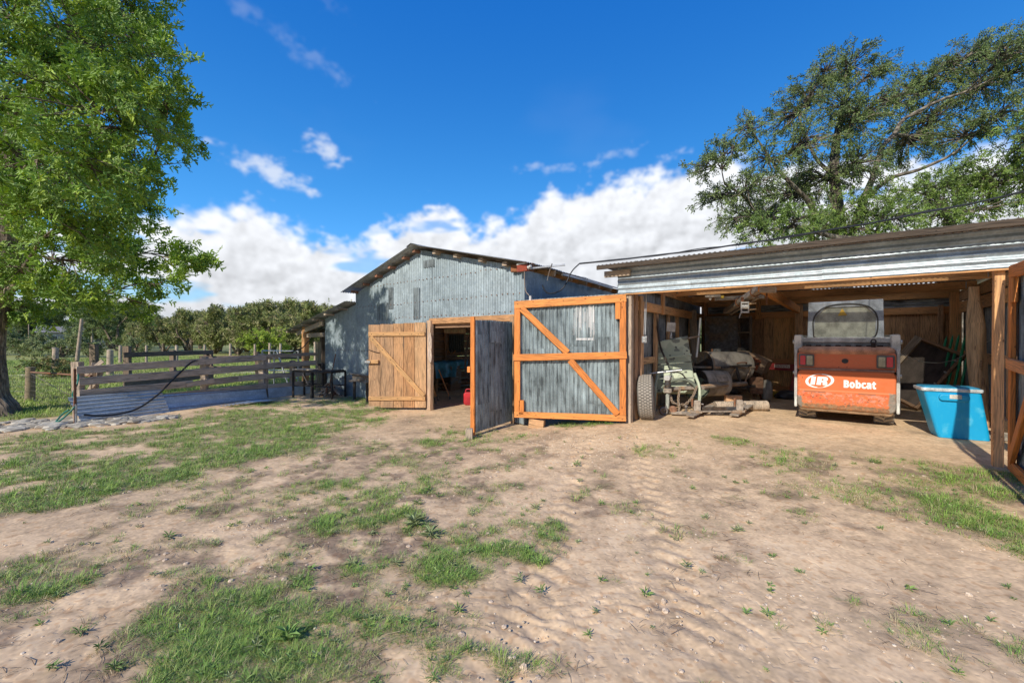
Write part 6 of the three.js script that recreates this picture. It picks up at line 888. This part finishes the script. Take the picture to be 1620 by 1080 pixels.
{
  const CED = [[.22, .26, .07], [.27, .29, .085], [.18, .22, .06], [.34, .31, .14]], protos = [fieldTree('cedar_tree', 5.4, 6.4, 41, CED, { stems: 3 }), fieldTree('cedar_tree', 5.0, 7.0, 42, CED, { stems: 4 }), fieldTree('cedar_tree', 5.8, 6.0, 43, CED, { stems: 3, low: .28 })];
  const put = (p, x, z, s, turn, label, group) => { const o = p.userData.used ? p.clone() : p; if (p.userData.used) { o.name = numbered(p.name.replace(/_\d+$/, '')); o.userData = { category: 'tree' }; scene.add(o); } else p.userData.used = true; o.position.set(x, 0, z); o.rotation.y = turn; o.scale.setScalar(s * (/^cedar/.test(o.name) ? .78 : 1)); o.userData.label = label; if (group) o.userData.group = group; return o; };
  const ord = ['nearest the barn', 'second from the barn', 'third from the barn', 'fourth from the barn', 'fifth from the barn', 'sixth from the barn', 'seventh from the barn', 'eighth from the barn', 'last of the row, out in the field'];
  const row = [[-14.6, -34, .98], [-18.3, -36, .92], [-21.8, -38, 1.02], [-25.4, -41, 1.05], [-29.6, -44, 1.02], [-33.8, -46.5, .98], [-37.8, -48, .9], [-41.5, -50, .8], [-45, -53, .72]];
  row.forEach(([x, z, s], i) => put(protos[i % 3], x, z, s, i * 1.9, 'olive cedar tree behind the pen, ' + ord[i], 'cedars behind the pen'));
  [[-16.2, -40, 1.08], [-20.5, -42.5, 1.12], [-25, -46, 1.16], [-30, -50, 1.12], [-35, -53, 1.05], [-40.5, -55, .95]].forEach(([x, z, s], i) => put(protos[(i + 1) % 3], x, z, s, i * 2.3 + 1, 'olive cedar tree in the back row, ' + ord[i], 'cedars behind the pen'));
  // bright shrub before the cedars
  const sh = fieldTree('green_shrub', 1.9, 3.0, 51, [[.30, .40, .035], [.25, .36, .035], [.36, .44, .05]], { low: .2, n: 12, leaf: sprig(8, .13, .05, .22, 9), twigs: 30, stems: 3 }); put(sh, -16.4, -30.2, 1, 0, 'bright yellow-green shrub before the row of cedars');
  // oaks and bushes farther left
  const OAK = [[.15, .21, .06], [.12, .175, .05], [.20, .26, .075]], oak = fieldTree('field_oak', 6.2, 8.2, 61, OAK, { n: 22, stems: 2 });
  [[-50, -56, .85, 'round green oak left of the cedar row'], [-60, -66, 1.15, 'tall green oak behind the leaning pole'], [-82, -84, 1.5, 'broad oak behind the distant house'], [-78, -70, 1.0, 'green oak half hidden by the shade tree'], [-100, -92, 1.5, 'far oak by the shade tree trunk'], [-66, -76, 1.2, 'oak rising behind the leaning pole'], [-112, -90, 1.4, 'far green oak left of the shade tree trunk'], [-48, -68, .9, 'dark oak between the cedars and the pole']].forEach(([x, z, s, l], i) => put(oak, x, z, s, i * 1.3, l, 'oaks across the field'));
  const bu = fieldTree('field_bush', 1.9, 3.4, 71, [[.20, .25, .09], [.17, .22, .08], [.26, .30, .11]], { low: .15, n: 10, leaf: sprig(8, .15, .06, .26, 13), twigs: 24, stems: 3 });
  [[-39.5, -37, 1.0], [-42.5, -38.5, 1.1], [-36.6, -36, .95], [-46, -40, 1.1], [-33.6, -35.2, .9], [-50, -42.5, 1.15], [-30.5, -35.5, .8]].forEach(([x, z, s], i) => put(bu, x, z, s, i * 2.1, 'low olive bush in the hedge line across the field, ' + ['fourth', 'fifth', 'third', 'sixth', 'second', 'seventh', 'first'][i] + ' from the leaning pole', 'bushes across the field'));
  const vb = fieldTree('low_bush', .55, 1.9, 81, [[.12, .18, .05], [.18, .22, .06], [.26, .20, .06]], { low: .2, n: 9, leaf: sprig(8, .09, .04, .16, 15), twigs: 60, stems: 2 }); put(vb, -17.5, -17.0, 1, 0, 'low dark bush in the field behind the shade tree trunk');
  // wood far across the field: one mass
  const q = mulberry(99), inst = [], g = sprig(10, 1.3, .6, 2.2, 17), M4 = new THREE.Matrix4(), Q = new THREE.Quaternion();
  for (let i = 0; i < 26000; i++) { const az = lerp(-2.6, 2.6, q()), d = 130 + 150 * q(), x = Math.sin(az) * d, z = -Math.cos(az) * d; const hgt = 3.0 + 4.5 * fbm(x * .05, z * .05, 3, 7); const p = V(x, hgt * Math.pow(q(), .8), z); Q.setFromEuler(new THREE.Euler(q() * 6, q() * 6, q() * 6)); M4.compose(p, Q, V(1, 1, 1).multiplyScalar(.8 + q())); inst.push([M4.clone(), q()]); }
  const im = new THREE.InstancedMesh(g, leafMat(0, .9), inst.length); im.name = 'far_woods'; const C = new THREE.Color(); inst.forEach(([m, f], i) => { im.setMatrixAt(i, m); im.setColorAt(i, C.setRGB(.12 + .08 * f, .17 + .08 * f, .07 + .04 * f)); }); im.castShadow = im.receiveShadow = true; scene.add(im); tag(im, 'belt of woods far across the field', 'woods'); im.userData.kind = 'stuff';
}

// ---------------------------------------------------------------- far things
{
  // hills
  const n = 240, pos = [], uv = [], c = [], idx = []; for (let j = 0; j <= 8; j++) for (let i = 0; i <= n; i++) { const a = i / n * 6.283, t = j / 8, r = 1500 + 900 * t, h = (24 + 26 * fbm(Math.cos(a) * 5 + 9, Math.sin(a) * 5 + 9, 4, 61)) * smooth(0, 1, t); pos.push(Math.sin(a) * r, h - .4, -Math.cos(a) * r); uv.push(a * 30, t * 8); const f = fbm(Math.sin(a) * 40 + 50, Math.cos(a) * 40 + t * 6 + 50, 4, 3); c.push(.05 + .05 * f, .075 + .05 * f, .04 + .02 * f); }
  for (let j = 0; j < 8; j++) for (let i = 0; i < n; i++) { const a = j * (n + 1) + i; idx.push(a, a + n + 1, a + 1, a + 1, a + n + 1, a + n + 2); }
  const g = geoFrom(pos, uv, idx); g.setAttribute('color', new THREE.Float32BufferAttribute(c, 3)); g.computeVertexNormals(); const m = mesh(scene, 'hills', g, std({ vertexColors: true, roughness: 1 })); m.userData.kind = 'structure'; m.userData.label = 'low wooded hills along the horizon';
  // house across the field
  const h = thing('ranch_house', 'small grey house with a low pitched roof across the field', 'house', [-71, 0, -72], .75); const wm = std({ color: col(.42, .44, .47), map: SP, roughness: .9 });
  mesh(h, 'wall', bx(8, 2.5, 5, 0, 1.25, 0), wm); const s = new THREE.Shape(); s.moveTo(-2.9, 0); s.lineTo(2.9, 0); s.lineTo(0, 1.0); s.closePath(); const rg = new THREE.ExtrudeGeometry(s, { depth: 8.8, bevelEnabled: false }); rg.rotateY(Math.PI / 2); rg.translate(-4.4, 2.5, 0); mesh(h, 'roof', rg, std({ color: col(.30, .29, .29), map: SP, roughness: .9 }));
  for (const x of [-2.4, .2, 2.6]) { const w = mesh(h, 'window', bx(.95, 1.1, .06, x, 1.45, 2.52), M.white); mesh(w, 'pane', bx(.75, .9, .02, x, 1.45, 2.56), std({ color: col(.06, .07, .08), roughness: .15 })); } mesh(h, 'door', bx(.9, 2.0, .06, -3.4, 1.0, 2.52), M.white);
  // poles
  const pl = (label, x, z, hh, r, lean, arm) => { const p = thing('utility_pole', label, 'pole', [x, 0, z]); cyl(p, 'shaft', [0, -.2, 0], [lean, hh, 0], r, r * .75, M.fence, 10); if (arm) beam(p, 'crossarm', [lean - .8, hh - .3, 0], [lean + .8, hh - .3, 0], .1, .1, M.fence); };
  pl('leaning wooden pole in the field beyond the fence', -27.2, -27.6, 2.75, .11, .35); pl('slim pale pole far across the field', -47, -43, 3.0, .05, 0); pl('distant utility pole with crossarm among the trees', -57, -60, 6.2, .13, 0, true);
  // fence posts through the field
  const posts = [[-17.8, -17.2, 1.15, .11], [-16.2, -17.8, 1.05, .12], [-20.5, -27, 1.1, .1], [-17.6, -27.6, 1.2, .08], [-14.9, -28.4, 1.2, .08], [-12.9, -29.0, 1.3, .1], [-23.4, -26.4, 1.1, .09], [-19.0, -27.3, 1.15, .07], [-16.3, -28.0, 1.15, .08], [-14.0, -25.5, 1.25, .08], [-22.0, -26.6, 1.1, .07]];
  const nm = ['grey field post seen left of the broken slats', 'grey field post right of the broken slats', 'slim post before the sixth cedar', 'slim post before the fourth cedar', 'slim post right of the bright shrub', 'grey post before the cedar nearest the barn', 'slim field post above the inner pen corner', 'slim post before the fifth cedar', 'slim post left of the bright shrub', 'pale post between the pen and the bright shrub', 'slim post before the seventh cedar'];
  posts.forEach(([x, z, hh, r], i) => { const p = thing('field_post', nm[i], 'post', [x, 0, z], 0, 'posts in the field'); cyl(p, 'shaft', [0, -.1, 0], [rr(-.04, .04), hh, rr(-.04, .04)], r, r * .85, i % 2 ? M.grey : M.fence, 8); cyl(p, 'top_cap', [0, hh - .005, 0], [0, hh + .02, 0], r * .82, r * .5, M.fence, 8); });
}

// ---------------------------------------------------------------- grass, weeds, litter and pebbles on the ground
function tuft(blades, h, w, spread, seed, lean = .5) {
  const q = mulberry(seed), pos = [], uv = [];
  for (let i = 0; i < blades; i++) { const a = q() * 6.283, r = spread * Math.sqrt(q()), bx0 = Math.cos(a) * r, bz0 = Math.sin(a) * r, d = a + (q() - .5) * 1.6, hh = h * (.5 + .7 * q()), ln = lean * hh * (.3 + q()), sx = -Math.sin(d) * w / 2, sz = Math.cos(d) * w / 2; const P = (t) => [bx0 + Math.cos(d) * ln * t * t, hh * t * (1 - .25 * t * lean), bz0 + Math.sin(d) * ln * t * t]; let prev = null; for (const [t, k] of [[0, 1], [.5, .8], [1, 0]]) { const c = P(t), L = [c[0] - sx * k, c[1], c[2] - sz * k], Rr = [c[0] + sx * k, c[1], c[2] + sz * k]; if (prev) { if (k) { pos.push(...prev[0], ...prev[1], ...Rr, ...prev[0], ...Rr, ...L); uv.push(...Array(12).fill(0)); } else { pos.push(...prev[0], ...prev[1], ...c); uv.push(...Array(6).fill(0)); } } prev = [L, Rr]; } }
  const g = geoFrom(pos, uv); g.computeVertexNormals(); return g;
}
function weed(n, len, w, seed) { const q = mulberry(seed), pos = [], uv = []; for (let i = 0; i < n; i++) { const a = i * 2.4 + q(), el = .25 + q() * .7, h0 = q() * len * .5; const d = V(Math.cos(a) * Math.cos(el), Math.sin(el), Math.sin(a) * Math.cos(el)), s = V(-Math.sin(a), 0, Math.cos(a)).multiplyScalar(w * (.6 + .6 * q())), l = len * (.6 + .6 * q()), b = V(0, h0, 0), m = b.clone().addScaledVector(d, l * .5), e = b.clone().addScaledVector(d, l).add(V(0, -l * .2, 0)), u = V(0, w * .25, 0); const Lp = m.clone().add(s).add(u), Rp = m.clone().sub(s).add(u); for (const P of [b, Lp, e, b, e, Rp]) { pos.push(P.x, P.y, P.z); uv.push(0, 0); } } const g = geoFrom(pos, uv); g.computeVertexNormals(); return g; }
function scatter(name, label, cat, geos, list, mat) { const gs = Array.isArray(geos) ? geos : [geos]; gs.forEach((g, v) => { const l = list.filter((_, i) => i % gs.length === v); if (!l.length) return; const im = new THREE.InstancedMesh(g, mat, l.length); im.name = numbered(name); const M4 = new THREE.Matrix4(), Q = new THREE.Quaternion(), C = new THREE.Color(); l.forEach(([x, y, z, s, turn, c, sy, tilt], i) => { Q.setFromEuler(new THREE.Euler(tilt || 0, turn, (tilt || 0) * .7)); M4.compose(V(x, y, z), Q, V(s, s * (sy || 1), s)); im.setMatrixAt(i, M4); im.setColorAt(i, C.setRGB(...c)); }); im.castShadow = im.receiveShadow = true; im.userData.kind = 'stuff'; scene.add(im); tag(im, gs.length > 1 ? label[v] : label, cat); }); }
// surface of the ground sheet, including its clods, where the scatter rests
const onTop = (x, z) => { const r = Math.hypot(x, z); return ground(x, z) + (r < 16 ? (fbm(x * 5, z * 5, 4, 241) - .5) * .016 * smooth(16, 8, r) : 0); };
const inBuilding = (x, z) => { const [a, n] = barnAN(x, z); if (a > -4.9 && a < 2.7 && n > -.04 && n < 6.7) return true; const dx = x - 1.84, dz = z + 7.15, sa = dx * SU[0] + dz * SU[1], sn = dx * SN[0] + dz * SN[1]; return sa > -.35 && sa < 5 && sn > -.15 && sn < 6.3; };
{
  const q = mulberry(501), yard = [], far = [], weeds = [], straw = [], peb = [], chips = [];
  const tint = (c) => { const f = .8 + .4 * q(); return c.map((v) => v * f); };
  const greens = [[.20, .35, .06], [.16, .29, .05], [.26, .39, .065], [.31, .38, .10]];
  const pickPos = (rmin, rmax, a0, a1) => { const r = rmin * Math.pow(rmax / rmin, q()), a = lerp(a0, a1, q()); return [Math.sin(a) * r, -Math.cos(a) * r, r]; };
  for (let i = 0; i < 150000; i++) { const [x, z, r] = pickPos(1.5, 14, -1.15, 1.1); const g = grassAt(x, z); if (g < .12 || inBuilding(x, z)) continue; const dens = g * Math.min(1, r / 3.2 + .25); if (q() > dens * .8) continue; const m = meadow(x, z); yard.push([x, onTop(x, z) - .008, z, (.34 + .5 * q()) * lerp(.8, 1.2, g) * lerp(.8, 1.15, smooth(2, 6, r)), q() * 6.28, tint(q() < lerp(.5, .07, smooth(.25, .7, g)) ? [[.50, .42, .24], [.40, .34, .19], [.34, .34, .13]][Math.floor(q() * 3)] : greens[Math.floor(q() * 4)]), .7 + .6 * q()]); }
  for (let i = 0; i < 42000; i++) { const r = 9 + 36 * Math.pow(q(), .8), a = lerp(-1.15, -.12, q()), x = Math.sin(a) * r, z = -Math.cos(a) * r; if (meadow(x, z) < .5 || inBuilding(x, z)) continue; if (smooth(.3, .8, pathD(x, z)) < q()) continue; far.push([x, ground(x, z) - .01, z, (.55 + .6 * q()) * (1 + r / 40), q() * 6.28, tint([[.30, .42, .07], [.26, .38, .065], [.36, .43, .11], [.42, .42, .17]][Math.floor(q() * 4)]), .7 + .5 * q()]); }
  for (let i = 0; i < 9000; i++) { const [x, z, r] = pickPos(1.5, 11, -1.1, 1.05); const g = grassAt(x, z); if (inBuilding(x, z) || q() > (.02 + g * .5) * Math.min(1, r / 3)) continue; weeds.push([x, onTop(x, z) - .004, z, .35 + .5 * q() * q(), q() * 6.28, tint([[.17, .28, .07], [.21, .31, .08], [.26, .31, .14]][Math.floor(q() * 3)])]); }
  for (let i = 0; i < 70000; i++) { const [x, z, r] = pickPos(1.4, 9, -1.1, 1.05); const l = litterAt(x, z); if (inBuilding(x, z) || q() > (.004 + .75 * l * smooth(.3, .6, fbm(x * 9, z * 9, 3, 261))) * Math.min(1, r / 3)) continue; straw.push([x, onTop(x, z) + .004, z, .22 + .75 * q() * q(), q() * 6.28, [[.22, .15, .10], [.34, .25, .16], [.45, .35, .23], [.15, .11, .08]][Math.floor(q() * 4)], 1, (q() - .5) * .5]); }
  for (let i = 0; i < 60000; i++) { const [x, z, r] = pickPos(1.4, 10, -1.1, 1.05); if (inBuilding(x, z)) continue; const gr = Math.exp(-(((x - .8) / 1.3) ** 2) - ((z + 6.1) / .9) ** 2); if (q() > (.015 + .5 * gr + .10 * smooth(.5, .7, fbm(x * 1.3 + 9, z * 1.3, 3, 71))) * Math.min(1, r / 4)) continue; peb.push([x, onTop(x, z) + .001, z, .003 + .008 * q() ** 3 + .006 * gr * q(), q() * 6.28, [[.62, .50, .36], [.56, .44, .31], [.50, .39, .27], [.68, .57, .44]][Math.floor(q() * 4)], .6]); }
  for (let i = 0; i < 15000; i++) { const [x, z, r] = pickPos(1.4, 9, -1.1, 1.05); if (inBuilding(x, z) || q() > .22 * smooth(.42, .62, fbm(x * .9, z * .9, 3, 249)) * Math.min(1, r / 4)) continue; chips.push([x, onTop(x, z), z, .006 + .018 * q() ** 3, q() * 6.28, tint([.66, .51, .37]), .55, q() * .8]); }
  const gm = std({ roughness: .75 });
  const gmat = new THREE.MeshPhysicalMaterial({ color: 0xffffff, roughness: .7, transmission: .12, thickness: 0, side: THREE.DoubleSide });
  scatter('grass_tufts', ['short green grass tufts in patches over the dirt yard', 'taller grass blades among the yard patches', 'fine grass blades along the yard edge'], 'grass', [tuft(16, .065, .0042, .055, 1, 1.1), tuft(14, .085, .0046, .05, 2, 1.0), tuft(20, .045, .0038, .075, 3, 1.3)], yard, gmat);
  scatter('field_grass', ['mown grass of the field beyond the fence', 'longer grass of the field beyond the fence'], 'grass', [tuft(16, .07, .010, .10, 4, .7), tuft(14, .09, .010, .10, 5, .7)], far, gmat);
  scatter('weeds', ['small broad-leaved weeds scattered over the yard', 'spreading weeds among the grass patches'], 'weeds', [weed(11, .06, .008, 6), weed(15, .085, .007, 7)], weeds, gmat);
  scatter('dry_straw', 'dry stalks and twigs littering the dirt yard', 'litter', join([tubeGeo([[-.05, 0, 0], [0, .006, .004], [.055, .002, -.002]], .0018, 2, 3)]), straw, gm);
  scatter('pebbles', 'small pale pebbles over the dirt yard', 'pebbles', new THREE.IcosahedronGeometry(1, 0), peb, std({ roughness: .95, flatShading: true }));
  scatter('soil_clods', 'crumbled clods of dry soil over the yard', 'soil', new THREE.DodecahedronGeometry(1, 0), chips, std({ roughness: 1, map: SP }));
  // a few plants one can pick out
  const big = (label, x, z, g, c) => { const m = mesh(scene, 'weed_plant', g, new THREE.MeshPhysicalMaterial({ color: col(...c), roughness: .7, transmission: .1, side: THREE.DoubleSide }), [x, onTop(x, z), z]); tag(m, label, 'plant'); };
  big('pale grey-green thistle between the two thick grass patches', -.78, -3.52, weed(34, .12, .010, 21), [.24, .29, .13]); big('second grey-green thistle nearest the largest grass patch', -.62, -3.34, weed(26, .10, .009, 22), [.22, .28, .12]); big('leafy green weed at the near edge of the yard', -1.12, -2.2, weed(18, .09, .013, 23), [.16, .28, .06]);
  for (const [x, z, l] of [[-1.05, -2.38, 'fallen yellow leaf on the bare dirt']]) { const m = mesh(scene, 'fallen_leaf', (() => { const g = weed(1, .05, .014, 31); return g; })(), std({ color: col(.7, .52, .02), roughness: .6 }), [x, onTop(x, z) + .01, z]); tag(m, l, 'leaf'); }
}

renderer.render(scene, camera);
